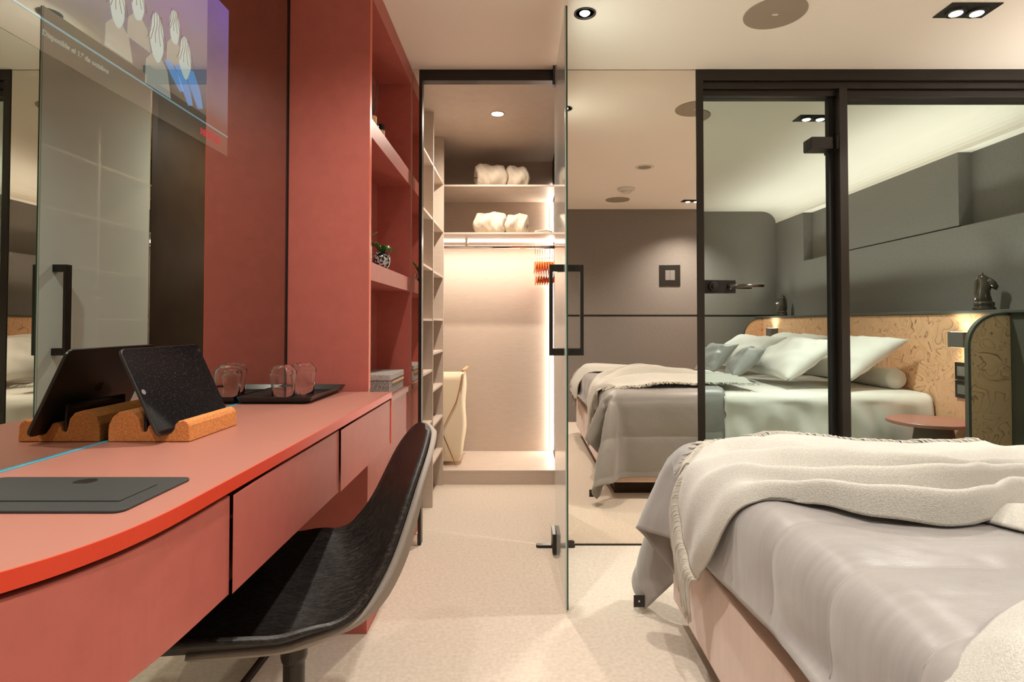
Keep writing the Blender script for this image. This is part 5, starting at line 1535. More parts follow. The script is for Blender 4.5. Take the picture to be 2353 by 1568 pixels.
    7322,8717,6063,7322,8987,6057,7321,9257,6077,7320,9527,6071,7319,9798,6082,7320,10067,6067,7318,10337,6082,7318,10607,6081,7316,10880,6073,7307,11149,6081,
    7291,11418,6081,7275,11688,6072,7258,11959,6079,7242,12228,6070,7226,12499,6082,7210,12769,6081,7194,13039,6081,7178,13309,6072,7161,13580,6075,7146,13850,6073,
    7129,14121,6081,7113,14391,6081,7096,14662,6081,7080,14932,6074,7063,15202,6080,7047,15473,6080,7031,15744,6079,7015,16014,6080,6998,16285,6080,6981,16555,6077,
    6965,16826,6079,6949,17096,6081,6931,17367,6075,6913,17638,6080,6896,17908,6079,6882,18178,6087,6868,18450,6076,6854,18703,5978,6841,18900,5792,6828,19023,5550,
    6816,19061,5281,6803,19055,5010,6789,19054,4740,6775,19059,4470,6761,19066,4200,6746,19073,3930,6732,19073,3660,6718,19068,3390,6704,19059,3120,6691,19050,2850,
    6676,19050,2580,6662,19050,2310,6648,19047,2041,6633,19049,1771,6619,19053,1501,6604,19052,1231,7843,457,2353,7923,450,2614,8052,231,2736,7961,375,2950,
    7999,253,3195,7912,460,3361,7901,347,3609,7873,454,3851,7878,425,4124,7795,668,4239,7822,649,4522,7863,607,4784,7798,805,4962,7762,717,5214,
    7732,840,5454,7705,830,5721,7681,967,5956,7668,1222,6055,7657,1492,6068,7652,1753,6083,7639,2024,6090,7630,2296,6073,7618,2567,6132,7614,2835,6048,
    7639,3074,6196,7657,3319,6057,7647,3592,6125,7640,3862,6074,7636,4132,6092,7632,4400,6054,7628,4668,6080,7624,4938,6061,7621,5206,6082,7618,5476,6080,
    7613,5746,6076,7610,6017,6084,7606,6287,6056,7605,6557,6055,7603,6827,6068,7601,7097,6058,7600,7367,6083,7598,7637,6066,7596,7908,6082,7596,8177,6080,
    7594,8449,6082,7594,8717,6058,7593,8988,6062,7593,9258,6057,7592,9529,6061,7592,9798,6081,7590,10068,6081,7591,10338,6069,7590,10609,6082,7588,10880,6081,
    7578,11150,6073,7564,11418,6081,7549,11689,6081,7534,11959,6078,7518,12229,6079,7503,12499,6066,7487,12770,6071,7473,13040,6081,7457,13310,6081,7442,13580,6074,
    7426,13851,6081,7411,14121,6081,7396,14391,6074,7380,14661,6081,7364,14932,6081,7349,15202,6075,7334,15473,6080,7318,15743,6080,7302,16014,6078,7287,16284,6081,
    7271,16555,6081,7256,16825,6075,7240,17096,6081,7223,17366,6080,7205,17639,6076,7194,17904,6080,7178,18176,6087,7164,18448,6076,7152,18701,5979,7139,18899,5794,
    7127,19022,5552,7115,19060,5283,7103,19070,5013,7090,19074,4743,7077,19081,4473,7063,19083,4202,7050,19081,3932,7037,19074,3662,7024,19065,3392,7011,19056,3122,
    6998,19053,2853,6985,19057,2582,6971,19066,2313,6957,19071,2043,6944,19071,1773,6931,19064,1503,6916,19048,1233,8069,610,2319,8167,409,2480,8181,474,2750,
    8216,271,2933,8153,466,3116,8181,362,3374,8124,495,3601,8151,392,3861,8025,599,3979,8063,753,4235,8104,622,4477,8070,774,4701,8052,698,4966,
    8023,802,5211,7995,757,5480,7969,902,5703,7952,962,5972,7939,1230,6035,7927,1496,6088,7917,1763,6077,7912,2027,6078,7902,2299,6093,7894,2568,6079,
    7889,2839,6119,7883,3109,6051,7902,3349,6194,7919,3593,6053,7914,3864,6120,7909,4132,6052,7902,4400,6099,7899,4668,6056,7894,4938,6081,7892,5208,6075,
    7890,5476,6081,7885,5746,6081,7880,6017,6058,7878,6287,6083,7874,6558,6083,7874,6827,6056,7872,7098,6062,7870,7368,6055,7869,7638,6070,7868,7908,6070,
    7866,8179,6081,7866,8448,6082,7865,8719,6061,7865,8989,6056,7863,9259,6083,7863,9528,6082,7862,9799,6069,7863,10069,6081,7862,10339,6082,7862,10608,6068,
    7859,10880,6082,7851,11150,6081,7837,11419,6071,7823,11689,6081,7808,11959,6081,7794,12229,6081,7779,12500,6072,7765,12770,6071,7750,13040,6070,7736,13310,6081,
    7722,13581,6081,7708,13851,6073,7693,14121,6081,7679,14391,6081,7664,14662,6075,7650,14932,6081,7635,15202,6080,7620,15472,6077,7605,15743,6081,7591,16013,6081,
    7576,16284,6076,7562,16554,6080,7547,16824,6075,7532,17095,6081,7516,17366,6080,7503,17633,6079,7488,17904,6080,7473,18175,6087,7461,18446,6077,7449,18700,5980,
    7437,18898,5796,7426,19021,5554,7415,19061,5286,7403,19073,5015,7391,19079,4745,7379,19078,4475,7367,19076,4205,7355,19070,3935,7342,19061,3665,7330,19060,3395,
    7318,19065,3125,7305,19072,2855,7293,19080,2585,7280,19082,2315,7268,19080,2045,7255,19069,1776,7243,19053,1506,7229,19039,1235,8317,718,2305,8293,647,2569,
    8443,431,2672,8394,471,2944,8390,318,3170,8359,560,3303,8384,499,3592,8295,624,3779,8296,708,4059,8275,550,4284,8338,772,4456,8331,678,4724,
    8309,794,4964,8285,719,5224,8250,847,5461,8232,845,5729,8220,977,5968,8211,1231,6061,8200,1502,6066,8190,1768,6089,8180,2036,6082,8176,2304,6076,
    8169,2573,6107,8164,2844,6055,8151,3104,6142,8143,3372,6052,8166,3618,6189,8185,3864,6050,8177,4132,6128,8174,4398,6055,8168,4668,6098,8163,4940,6065,
    8163,5207,6081,8157,5478,6077,8156,5745,6082,8153,6016,6064,8148,6288,6060,8146,6557,6083,8144,6829,6083,8144,7098,6058,8141,7369,6065,8140,7639,6054,
    8138,7910,6055,8138,8179,6073,8137,8450,6063,8137,8719,6065,8135,8990,6060,8135,9260,6060,8135,9530,6083,8135,9799,6081,8134,10070,6070,8134,10339,6082,
    8133,10610,6082,8132,10881,6066,8123,11151,6081,8110,11419,6081,8096,11690,6081,8083,11960,6073,8069,12230,6081,8056,12500,6081,8042,12770,6069,8029,13040,6071,
    8015,13311,6067,8002,13580,6081,7988,13851,6081,7975,14121,6074,7962,14391,6081,7948,14661,6081,7934,14932,6075,7921,15202,6081,7907,15472,6081,7893,15743,6075,
    7879,16013,6081,7866,16283,6081,7852,16554,6081,7839,16824,6081,7824,17095,6077,7810,17363,6080,7796,17633,6080,7782,17903,6080,7770,18174,6087,7758,18445,6077,
    7746,18698,5981,7735,18897,5797,7725,19021,5556,7714,19060,5288,7703,19065,5018,7692,19064,4747,7681,19061,4477,7670,19058,4207,7658,19057,3937,7647,19063,3667,
    7636,19069,3397,7625,19078,3127,7613,19087,2857,7601,19088,2587,7590,19079,2317,7578,19065,2048,7567,19054,1779,7555,19044,1508,7542,19049,1237,8580,635,2295,
    8561,715,2557,8530,665,2822,8672,428,2911,8612,470,3173,8575,434,3459,8588,699,3550,8558,596,3800,8527,561,4068,8530,674,4309,8494,551,4560,
    8591,784,4700,8568,708,4966,8536,824,5205,8519,802,5475,8508,847,5737,8490,976,5976,8479,1245,6023,8467,1506,6091,8462,1772,6094,8455,2039,6072,
    8445,2308,6104,8439,2576,6055,8426,2835,6145,8415,3097,6053,8413,3367,6120,8411,3638,6051,8432,3884,6185,8448,4129,6052,8443,4398,6122,8438,4668,6062,
    8435,4938,6096,8428,5212,6068,8429,5479,6079,8426,5746,6071,8422,6017,6082,8420,6288,6082,8417,6559,6070,8416,6829,6081,8413,7100,6082,8413,7369,6061,
    8411,7640,6066,8411,7910,6065,8409,8181,6056,8409,8450,6084,8407,8721,6081,8408,8990,6059,8406,9261,6066,8406,9530,6060,8406,9800,6083,8406,10070,6081,
    8405,10341,6069,8405,10610,6083,8402,10882,6082,8396,11151,6069,8383,11420,6081,8371,11690,6080,8358,11960,6081,8345,12230,6073,8333,12500,6081,8320,12770,6081,
    8308,13040,6066,8295,13310,6073,8282,13581,6069,8270,13850,6081,8257,14121,6081,8245,14391,6074,8232,14661,6073,8219,14931,6077,8206,15202,6073,8194,15472,6081,
    8180,15742,6081,8168,16012,6075,8155,16283,6081,8143,16552,6080,8130,16823,6080,8117,17094,6080,8103,17362,6076,8091,17632,6081,8078,17902,6077,8066,18173,6087,
    8055,18444,6077,8044,18698,5983,8034,18897,5799,8023,19021,5558,8014,19059,5290,8004,19056,5019,7994,19055,4750,7983,19052,4479,7973,19057,4210,7962,19066,3939,
    7952,19074,3670,7942,19085,3399,7931,19085,3130,7921,19079,2859,7910,19071,2590,7899,19063,2320,7889,19055,2050,7878,19053,1781,7867,19063,1511,7855,19074,1240,
    8819,765,2335,8809,598,2556,8801,709,2808,8752,664,3064,8900,423,3171,8853,392,3436,8876,665,3559,8833,638,3829,8754,731,4071,8773,553,4296,
    8758,640,4557,8726,559,4822,8835,800,4946,8816,798,5215,8788,760,5494,8766,927,5701,8756,974,5979,8751,1248,6028,8742,1510,6096,8736,1774,6066,
    8723,2042,6118,8714,2307,6053,8700,2566,6141,8686,2824,6051,8684,3091,6103,8684,3364,6068,8682,3632,6128,8683,3902,6053,8698,4148,6183,8715,4395,6050,
    8711,4666,6119,8703,4938,6064,8703,5209,6075,8698,5478,6062,8695,5749,6073,8694,6018,6065,8691,6290,6081,8689,6560,6083,8686,6831,6069,8685,7100,6082,
    8683,7372,6082,8683,7641,6061,8681,7911,6052,8681,8181,6061,8679,8452,6056,8680,8721,6082,8678,8992,6081,8679,9261,6062,8677,9532,6066,8678,9801,6060,
    8677,10071,6082,8677,10341,6084,8676,10611,6063,8675,10881,6082,8667,11152,6081,8657,11420,6069,8644,11690,6081,8633,11960,6081,8621,12231,6081,8610,12500,6071,
    8597,12770,6081,8586,13040,6082,8574,13311,6070,8563,13580,6081,8551,13851,6080,8540,14120,6074,8528,14391,6080,8516,14661,6081,8504,14931,6072,8492,15201,6080,
    8480,15471,6080,8468,15741,6081,8456,16012,6081,8445,16281,6077,8433,16551,6081,8422,16822,6076,8407,17095,6081,8398,17359,6080,8385,17630,6074,8372,17901,6080,
    8362,18171,6086,8352,18443,6077,8342,18696,5984,8331,18897,5802,8323,19021,5561,8314,19059,5292,8305,19058,5022,8295,19055,4752,8286,19062,4482,8276,19067,4211,
    8267,19076,3942,8257,19081,3672,8247,19075,3402,8238,19069,3132,8228,19062,2862,8218,19054,2592,8208,19058,2322,8199,19067,2052,8189,19077,1783,8178,19089,1513,
    8167,19089,1242,9089,781,2353,9018,766,2624,9035,568,2818,9023,696,3065,8979,673,3328,9120,430,3458,9016,458,3714,9098,701,3865,9013,638,4127,
    8959,763,4367,9029,556,4564,9000,642,4822,8962,587,5101,9091,818,5223,9059,778,5499,9017,821,5763,9031,989,5978,9020,1243,6069,9015,1515,6050,
    9001,1772,6130,8989,2035,6053,8974,2296,6138,8959,2553,6053,8957,2820,6099,8955,3090,6066,8955,3357,6107,8952,3628,6067,8951,3897,6135,8943,4165,6052,
    8963,4418,6181,8980,4665,6046,8976,4939,6102,8973,5211,6070,8968,5482,6082,8966,5750,6071,8963,6020,6073,8961,6290,6055,8958,6562,6054,8958,6832,6074,
    8955,7104,6055,8955,7372,6085,8953,7643,6055,8953,7912,6060,8951,8183,6054,8951,8453,6062,8949,8724,6055,8950,8992,6081,8949,9264,6084,8950,9532,6056,
    8949,9802,6068,8949,10072,6065,8948,10342,6065,8949,10611,6068,8946,10883,6061,8940,11152,6082,8929,11421,6066,8919,11691,6071,8907,11961,6064,8897,12230,6081,
    8886,12501,6081,8876,12770,6073,8864,13041,6081,8854,13310,6081,8842,13581,6073,8832,13850,6081,8821,14121,6081,8811,14390,6073,8800,14660,6081,8789,14930,6081,
    8778,15201,6075,8767,15470,6080,8755,15741,6074,8745,16010,6080,8734,16280,6080,8725,16550,6080,8713,16821,6081,8699,17094,6074,8693,17355,6080,8678,17630,6081,
    8667,17900,6078,8657,18170,6086,8649,18441,6079,8639,18695,5984,8631,18897,5804,8622,19020,5562,8614,19059,5294,8605,19067,5024,8597,19069,4754,8588,19070,4483,
    8579,19075,4214,8571,19069,3944,8562,19065,3674,8553,19061,3404,8544,19055,3134,8536,19053,2864,8527,19063,2594,8518,19073,2324,8509,19082,2055,8500,19090,1785,
    8491,19084,1516,8480,19076,1244,9340,681,2396,9290,803,2644,9229,752,2901,9248,527,3061,9246,671,3293,9239,688,3564,9293,460,3734,9234,489,3995,
    9255,749,4135,9213,657,4378,9207,789,4616,9276,604,4826,9243,606,5108,9228,612,5382,9331,845,5524,9287,781,5782,9303,987,5969,9289,1257,6005,
    9275,1497,6131,9265,1764,6054,9249,2026,6140,9236,2283,6054,9231,2548,6108,9226,2816,6057,9225,3084,6096,9223,3354,6065,9222,3622,6103,9224,3884,6071,
    9223,4162,6058,9214,4436,6053,9231,4689,6174,9250,4939,6047,9245,5213,6102,9240,5483,6078,9237,5753,6081,9235,6023,6067,9230,6294,6083,9230,6565,6080,
    9228,6835,6061,9225,7105,6085,9225,7376,6063,9224,7645,6085,9223,7915,6056,9223,8184,6065,9221,8455,6053,9220,8724,6072,9220,8995,6053,9220,9264,6053,
    9220,9534,6064,9221,9803,6058,9220,10073,6082,9221,10342,6082,9220,10612,6061,9218,10883,6062,9212,11153,6081,9202,11422,6082,9192,11691,6061,9183,11961,6068,
    9172,12232,6066,9163,12501,6081,9152,12771,6081,9143,13040,6072,9132,13311,6081,9123,13580,6081,9113,13851,6070,9104,14120,6081,9094,14390,6081,9084,14660,6074,
    9074,14930,6081,9064,15200,6081,9053,15470,6072,9043,15739,6073,9033,16010,6081,9024,16279,6081,9015,16549,6072,9005,16819,6081,8992,17093,6080,8986,17355,6079,
    8973,17629,6080,8961,17899,6078,8953,18168,6085,8945,18440,6079,8937,18693,5985,8928,18896,5805,8921,19019,5564,8913,19059,5296,8906,19069,5026,8898,19075,4756,
    8890,19070,4486,8883,19061,4216,8875,19057,3946,8867,19049,3676,8859,19052,3406,8851,19060,3136,8843,19068,2867,8835,19075,2596,8828,19084,2327,8819,19081,2057,
    8811,19071,1788,8802,19062,1518,8792,19052,1247,9524,509,2507,9567,733,2663,9474,591,2883,9411,763,3113,9488,516,3260,9426,455,3507,9537,646,3721,
    9420,697,3963,9437,544,4235,9467,760,4409,9428,606,4631,9483,802,4832,9446,799,5121,9516,603,5317,9498,631,5593,9559,771,5854,9553,1049,5863,
    9553,1225,6077,9541,1500,6050,9523,1756,6144,9513,2016,6056,9505,2279,6121,9496,2543,6052,9495,2810,6097,9493,3081,6074,9494,3348,6088,9493,3617,6076,
    9494,3884,6071,9495,4156,6099,9492,4426,6056,9490,4700,6064,9507,4957,6167,9520,5213,6052,9510,5487,6084,9509,5756,6070,9506,6027,6080,9501,6297,6088,
    9498,6564,6133,9496,6837,6121,9495,7108,6095,9496,7376,6114,9494,7647,6087,9494,7916,6083,9493,8187,6059,9492,8455,6084,9491,8726,6065,9492,8993,6095,
    9491,9265,6081,9493,9534,6057,9492,9804,6082,9493,10073,6069,9492,10343,6081,9492,10613,6083,9490,10884,6058,9484,11153,6056,9476,11421,6083,9467,11691,6081,
    9458,11961,6065,9449,12231,6073,9439,12501,6070,9430,12771,6081,9421,13041,6081,9412,13311,6067,9403,13581,6082,9394,13850,6081,9386,14120,6072,9378,14390,6081,
    9368,14660,6081,9359,14929,6075,9349,15199,6081,9340,15469,6081,9331,15739,6081,9322,16008,6071,9313,16278,6081,9305,16547,6081,9297,16819,6070,9284,17092,6081,
    9279,17353,6080,9266,17628,6080,9257,17897,6080,9249,18167,6085,9242,18437,6079,9234,18692,5986,9227,18894,5807,9220,19018,5565,9213,19059,5298,9206,19068,5028,
    9200,19062,4758,9193,19060,4488,9186,19053,4218,9179,19049,3948,9172,19056,3678,9165,19061,3408,9158,19069,3139,9151,19079,2868,9144,19075,2599,9137,19065,2329,
    9129,19057,2059,9122,19051,1790,9114,19045,1520,9105,19056,1248,9771,554,2400,9756,545,2678,9721,708,2890,9667,648,3138,9614,742,3403,9710,515,3551,
    9677,399,3816,9625,492,4080,9684,699,4277,9619,530,4484,9686,728,4682,9649,580,4929,9733,781,5129,9683,833,5385,9778,650,5615,9744,915,5720,
    9785,963,6002,9814,1244,5993,9800,1479,6134,9789,1747,6063,9780,2013,6128,9767,2269,6046,9768,2536,6093,9765,2808,6083,9766,3076,6084,9764,3345,6082,
    9765,3612,6081,9769,3876,6085,9765,4146,6051,9767,4415,6078,9765,4689,6093,9764,4953,6049,9785,5218,6143,9781,5489,6122,9777,5759,6129,9777,6025,6123,
    9771,6300,6127,9769,6560,6068,9769,6834,6097,9768,7107,6094,9767,7371,6055,9768,7645,6083,9767,7916,6082,9766,8185,6085,9767,8452,6084,9764,8724,6090,
    9766,8989,6053,9765,9261,6082,9765,9533,6082,9767,9801,6084,9767,10072,6083,9766,10342,6083,9764,10613,6082,9763,10881,6082,9758,11150,6072,9752,11417,6054,
    9744,11688,6082,9735,11959,6085,9725,12230,6065,9717,12500,6081,9708,12771,6069,9700,13040,6081,9691,13310,6081,9684,13580,6070,9676,13850,6085,9669,14119,6081,
    9660,14390,6078,9653,14658,6084,9644,14929,6080,9636,15198,6071,9626,15468,6081,9618,15737,6080,9610,16008,6081,9603,16277,6079,9596,16546,6081,9587,16817,6065,
    9575,17091,6079,9572,17353,6077,9561,17625,6081,9551,17895,6079,9544,18164,6085,9538,18436,6079,9532,18690,5987,9525,18894,5808,9519,19017,5568,9513,19059,5300,
    9507,19056,5030,9501,19057,4760,9495,19052,4490,9489,19059,4220,9483,19063,3950,9477,19068,3680,9471,19077,3411,9465,19073,3140,9459,19064,2871,9452,19059,2601,
    9446,19048,2331,9440,19043,2061,9433,19050,1792,9426,19058,1522,9419,19064,1251,10045,508,2411,10013,650,2644,9966,593,2909,9928,708,3150,9881,645,3408,
    9839,735,3667,9938,510,3818,9840,682,4027,9889,503,4261,9876,613,4518,9839,503,4760,9904,718,4929,9884,550,5189,9930,681,5412,9949,879,5602,
    9977,819,5877,10018,1108,5899,10039,1206,6158,10067,1474,6055,10056,1740,6132,10046,2003,6052,10036,2271,6103,10030,2529,6019,10030,2799,6015,10030,3068,6018,
    10030,3338,6026,10030,3607,6036,10030,3877,6044,10030,4146,6044,10030,4415,6039,10030,4685,6029,10030,4954,6019,10030,5224,6015,10030,5494,6018,10030,5763,6026,
    10030,6033,6037,10030,6302,6044,10030,6571,6044,10030,6841,6038,10030,7110,6028,10030,7380,6019,10030,7649,6015,10030,7919,6018,10030,8188,6027,10030,8458,6037,
    10030,8727,6044,10030,8997,6044,10030,9266,6038,10030,9536,6028,10030,9805,6019,10030,10075,6015,10030,10345,6018,10030,10614,6027,10030,10884,6037,10026,11153,6044,
    10019,11422,6044,10012,11692,6038,10005,11961,6028,10004,12227,6068,9995,12498,6083,9988,12767,6082,9982,13035,6080,9972,13306,6081,9966,13578,6083,9959,13845,6059,
    9952,14118,6084,9946,14389,6087,9938,14655,6057,9931,14926,6084,9921,15196,6081,9915,15465,6081,9907,15735,6081,9901,16004,6080,9894,16275,6082,9886,16542,6056,
    9879,16815,6068,9869,17088,6080,9867,17350,6084,9855,17622,6059,9846,17891,6081,9839,18162,6086,9835,18434,6080,9828,18689,5989,9823,18892,5809,9817,19018,5569,
    9813,19058,5302,9807,19059,5032,9803,19057,4762,9797,19067,4492,9792,19071,4222,9787,19077,3952,9782,19078,3683,9777,19068,3412,9772,19062,3143,9766,19050,2873,
    9761,19044,2603,9755,19050,2333,9750,19056,2064,9744,19063,1794,9739,19072,1524,9731,19064,1252,10309,569,2409,10262,540,2680,10226,674,2914,10179,612,3172,
    10138,729,3411,10100,636,3657,10062,757,3901,10102,591,4134,10019,749,4350,10145,534,4513,10100,599,4773,10079,503,5033,10095,755,5170,10201,611,5429,
    10149,705,5690,10204,976,5790,10235,1017,6061,10281,1306,6009,10304,1489,6213,10330,1732,6065,10314,1999,6133,10307,2267,6080,10302,2529,6017,10302,2799,6025,
    10302,3068,6035,10302,3338,6043,10302,3607,6045,10302,3877,6040,10302,4146,6030,10302,4415,6020,10302,4685,6015,10302,4954,6017,10302,5224,6025,10302,5494,6035,
    10302,5763,6043,10302,6033,6045,10302,6302,6040,10302,6571,6030,10302,6841,6020,10302,7110,6015,10302,7380,6017,10302,7649,6025,10302,7919,6035,10302,8188,6043,
    10302,8458,6045,10302,8727,6039,10302,8997,6030,10302,9266,6020,10302,9536,6015,10302,9805,6017,10302,10075,6025,10302,10345,6036,10302,10614,6043,10302,10884,6045,
    10298,11153,6039,10292,11422,6029,10285,11692,6020,10279,11961,6015,10273,12231,6017,10267,12500,6026,10260,12770,6036,10254,13039,6043,10248,13309,6045,10241,13578,6039,
    10235,13848,6029,10229,14117,6020,10222,14387,6015,10216,14656,6018,10210,14926,6026,10204,15195,6036,10197,15465,6043,10191,15734,6045,10185,16004,6039,10178,16273,6029,
    10172,16543,6019,10166,16812,6015,10160,17082,6018,10153,17351,6026,10148,17617,6089,10140,17889,6082,10135,18160,6086,10130,18432,6080,10126,18688,5990,10121,18892,5811,
    10117,19017,5572,10112,19058,5304,10108,19069,5034,10104,19069,4764,10100,19077,4494,10095,19082,4224,10091,19074,3955,10087,19063,3684,10083,19058,3415,10078,19049,3145,
    10074,19053,2875,10069,19057,2605,10065,19065,2335,10060,19075,2066,10056,19070,1796,10051,19065,1526,10044,19053,1255,10568,482,2441,10529,627,2668,10478,574,2938,
    10438,694,3176,10373,592,3416,10364,690,3671,10288,597,3913,10296,790,4100,10296,800,4386,10240,782,4641,10380,549,4750,10351,454,5007,10382,714,5151,
    10368,843,5383,10376,873,5648,10427,845,5928,10458,1137,5931,10498,1256,6177,10537,1512,6051,10577,1743,6205,10588,1992,6081,10577,2267,6092,10573,2529,6033,
    10573,2799,6042,10573,3068,6045,10573,3338,6041,10573,3607,6032,10573,3877,6022,10573,4146,6016,10573,4415,6016,10573,4685,6023,10573,4954,6034,10573,5224,6042,
    10573,5494,6045,10573,5763,6041,10573,6033,6031,10573,6302,6021,10573,6571,6016,10573,6841,6016,10573,7110,6024,10573,7380,6034,10573,7649,6042,10573,7919,6045,
    10573,8188,6040,10573,8458,6031,10573,8727,6021,10573,8997,6015,10573,9266,6017,10573,9536,6024,10573,9805,6034,10573,10075,6042,10573,10345,6045,10573,10614,6040,
    10573,10884,6031,10570,11153,6021,10564,11422,6015,10559,11692,6017,10553,11961,6024,10548,12231,6034,10543,12500,6043,10537,12770,6045,10532,13039,6040,10527,13309,6031,
    10521,13578,6021,10516,13848,6015,10510,14117,6017,10505,14387,6024,10500,14656,6035,10494,14926,6043,10489,15195,6045,10483,15465,6040,10478,15734,6030,10473,16004,6021,
    10467,16273,6015,10462,16543,6017,10456,16812,6025,10451,17082,6035,10446,17351,6043,10444,17616,6058,10435,17887,6083,10430,18159,6086,10427,18430,6080,10422,18687,5991,
    10419,18891,5813,10415,19017,5573,10413,19058,5306,10409,19070,5036,10406,19077,4766,10402,19071,4496,10399,19069,4227,10395,19066,3956,10392,19061,3687,10389,19056,3417,
    10385,19064,3147,10381,19067,2877,10378,19076,2607,10374,19079,2337,10371,19069,2068,10367,19060,1799,10363,19048,1529,10357,19058,1256,10835,534,2458,10759,491,2716,
    10746,646,2955,10646,518,3169,10645,604,3426,10553,491,3658,10558,623,3893,10541,665,4158,10427,545,4384,10508,732,4590,10490,792,4860,10599,595,5023,
    10563,561,5313,10659,826,5397,10611,745,5679,10637,1004,5804,10680,1042,6089,10722,1334,6029,10769,1522,6224,10821,1752,6054,10852,2006,6175,10847,2262,6059,
    10844,2529,6045,10844,2799,6042,10844,3068,6033,10844,3338,6023,10844,3607,6016,10844,3877,6016,10844,4146,6022,10844,4415,6032,10844,4685,6041,10844,4954,6045,
    10844,5224,6042,10844,5494,6033,10844,5763,6023,10844,6033,6016,10844,6302,6016,10844,6571,6022,10844,6841,6033,10844,7110,6041,10844,7380,6045,10844,7649,6041,
    10844,7919,6033,10844,8188,6022,10844,8458,6016,10844,8727,6016,10844,8997,6023,10844,9266,6033,10844,9536,6042,10844,9805,6045,10844,10075,6041,10844,10345,6032,
    10844,10614,6022,10844,10884,6016,10841,11153,6016,10837,11422,6023,10832,11692,6033,10828,11961,6042,10823,12231,6045,10819,12500,6041,10814,12770,6032,10810,13039,6022,
    10805,13309,6016,10801,13578,6016,10796,13848,6023,10792,14117,6033,10787,14387,6042,10783,14656,6045,10779,14926,6041,10774,15195,6032,10770,15465,6022,10765,15734,6016,
    10761,16004,6016,10756,16273,6023,10752,16543,6033,10747,16812,6042,10743,17082,6045,10738,17351,6041,10735,17617,6084,10729,17888,6075,10726,18158,6086,10723,18429,6080,
    10720,18685,5992,10717,18889,5814,10715,19016,5575,10712,19059,5308,10710,19069,5038,10707,19063,4768,10705,19061,4498,10702,19056,4228,10700,19064,3959,10697,19065,3689,
    10694,19077,3419,10692,19078,3149,10689,19084,2879,10686,19072,2610,10684,19064,2340,10681,19057,2070,10679,19048,1801,10676,19060,1531,10670,19074,1260,11029,371,2574,
    11011,609,2722,10929,431,2916,10917,527,3176,10816,403,3395,10831,503,3641,10812,556,3917,10722,469,4150,10709,591,4394,10660,496,4652,10755,731,4803,
    10742,819,5061,10827,657,5275,10806,637,5548,10850,905,5670,10858,889,5956,10916,1182,5950,10944,1295,6207,11002,1556,6054,11058,1778,6223,11108,2001,6053,
    11114,2280,6132,11115,2529,6035,11115,2799,6024,11115,3068,6017,11115,3338,6015,11115,3607,6021,11115,3877,6031,11115,4146,6040,11115,4415,6045,11115,4685,6043,
    11115,4954,6034,11115,5224,6024,11115,5494,6017,11115,5763,6015,11115,6033,6021,11115,6302,6031,11115,6571,6040,11115,6841,6045,11115,7110,6042,11115,7380,6034,
    11115,7649,6024,11115,7919,6016,11115,8188,6015,11115,8458,6021,11115,8727,6031,11115,8997,6041,11115,9266,6045,11115,9536,6042,11115,9805,6034,11115,10075,6024,
    11115,10345,6016,11115,10614,6016,11115,10884,6022,11113,11153,6032,11110,11422,6041,11106,11692,6045,11102,11961,6042,11099,12231,6034,11095,12500,6023,11092,12770,6016,
    11088,13039,6016,11084,13309,6022,11081,13578,6032,11077,13848,6041,11074,14117,6045,11070,14387,6042,11066,14656,6033,11063,14926,6023,11059,15195,6016,11056,15465,6016,
    11052,15734,6022,11048,16004,6032,11045,16273,6041,11041,16543,6045,11038,16812,6042,11034,17082,6033,11030,17351,6023,11028,17615,6082,11024,17886,6081,11020,18157,6085,
    11019,18427,6079,11017,18684,5994,11015,18887,5816,11013,19015,5577,11012,19057,5310,11010,19057,5040,11009,19059,4770,11007,19055,4500,11005,19068,4231,11003,19075,3961,
    11002,19087,3691,11000,19083,3421,10999,19083,3152,10997,19069,2882,10995,19061,2612,10993,19056,2342,10992,19053,2073,10989,19070,1804,10987,19086,1535,10982,19108,1263,
    11271,500,2570,11226,447,2833,11105,635,3013,11160,385,3160,11083,316,3417,11019,307,3678,10999,353,3949,10987,553,4132,10925,438,4384,10927,549,4630,
    10899,477,4893,10980,702,5058,11071,827,5270,10985,810,5532,11073,766,5807,11093,1038,5852,11126,1103,6130,11189,1381,6030,11232,1566,6232,11294,1791,6055,
    11357,2033,6209,11381,2265,6052,11386,2529,6017,11386,2799,6015,11386,3068,6020,11386,3338,6029,11386,3607,6039,11386,3877,6045,11386,4146,6043,11386,4415,6036,
    11386,4685,6025,11386,4954,6017,11386,5224,6015,11386,5494,6020,11386,5763,6030,11386,6033,6039,11386,6302,6045,11386,6571,6043,11386,6841,6035,11386,7110,6025,
    11386,7380,6017,11386,7649,6015,11386,7919,6020,11386,8188,6030,11386,8458,6039,11386,8727,6045,11386,8997,6043,11386,9266,6035,11386,9536,6025,11386,9805,6017,
    11386,10075,6015,11386,10345,6020,11386,10614,6030,11386,10884,6040,11385,11153,6045,11382,11422,6043,11379,11692,6035,11377,11961,6025,11374,12231,6017,11371,12500,6015,
    11369,12770,6021,11366,13039,6030,11363,13309,6040,11361,13578,6045,11358,13848,6043,11355,14117,6035,11352,14387,6024,11350,14656,6017,11347,14926,6015,11344,15195,6021,
    11342,15465,6031,11339,15734,6040,11336,16004,6045,11334,16273,6043,11331,16543,6035,11328,16812,6024,11326,17082,6017,11323,17351,6015,11322,17613,6087,11318,17885,6081,
    11316,18155,6085,11314,18426,6079,11314,18683,5996,11313,18886,5817,11312,19015,5579,11311,19056,5312,11311,19063,5042,11310,19065,4772,11309,19070,4503,11308,19084,4233,
    11308,19091,3964,11306,19081,3694,11306,19075,3424,11305,19059,3154,11304,19056,2885,11303,19050,2615,11302,19065,2345,11300,19085,2077,11300,19098,1808,11297,19119,1538,
    11294,19106,1266,11538,487,2617,11442,606,2843,11360,532,3083,11249,614,3330,11345,382,3476,11282,239,3692,11236,472,3850,11204,411,4116,11216,431,4379,
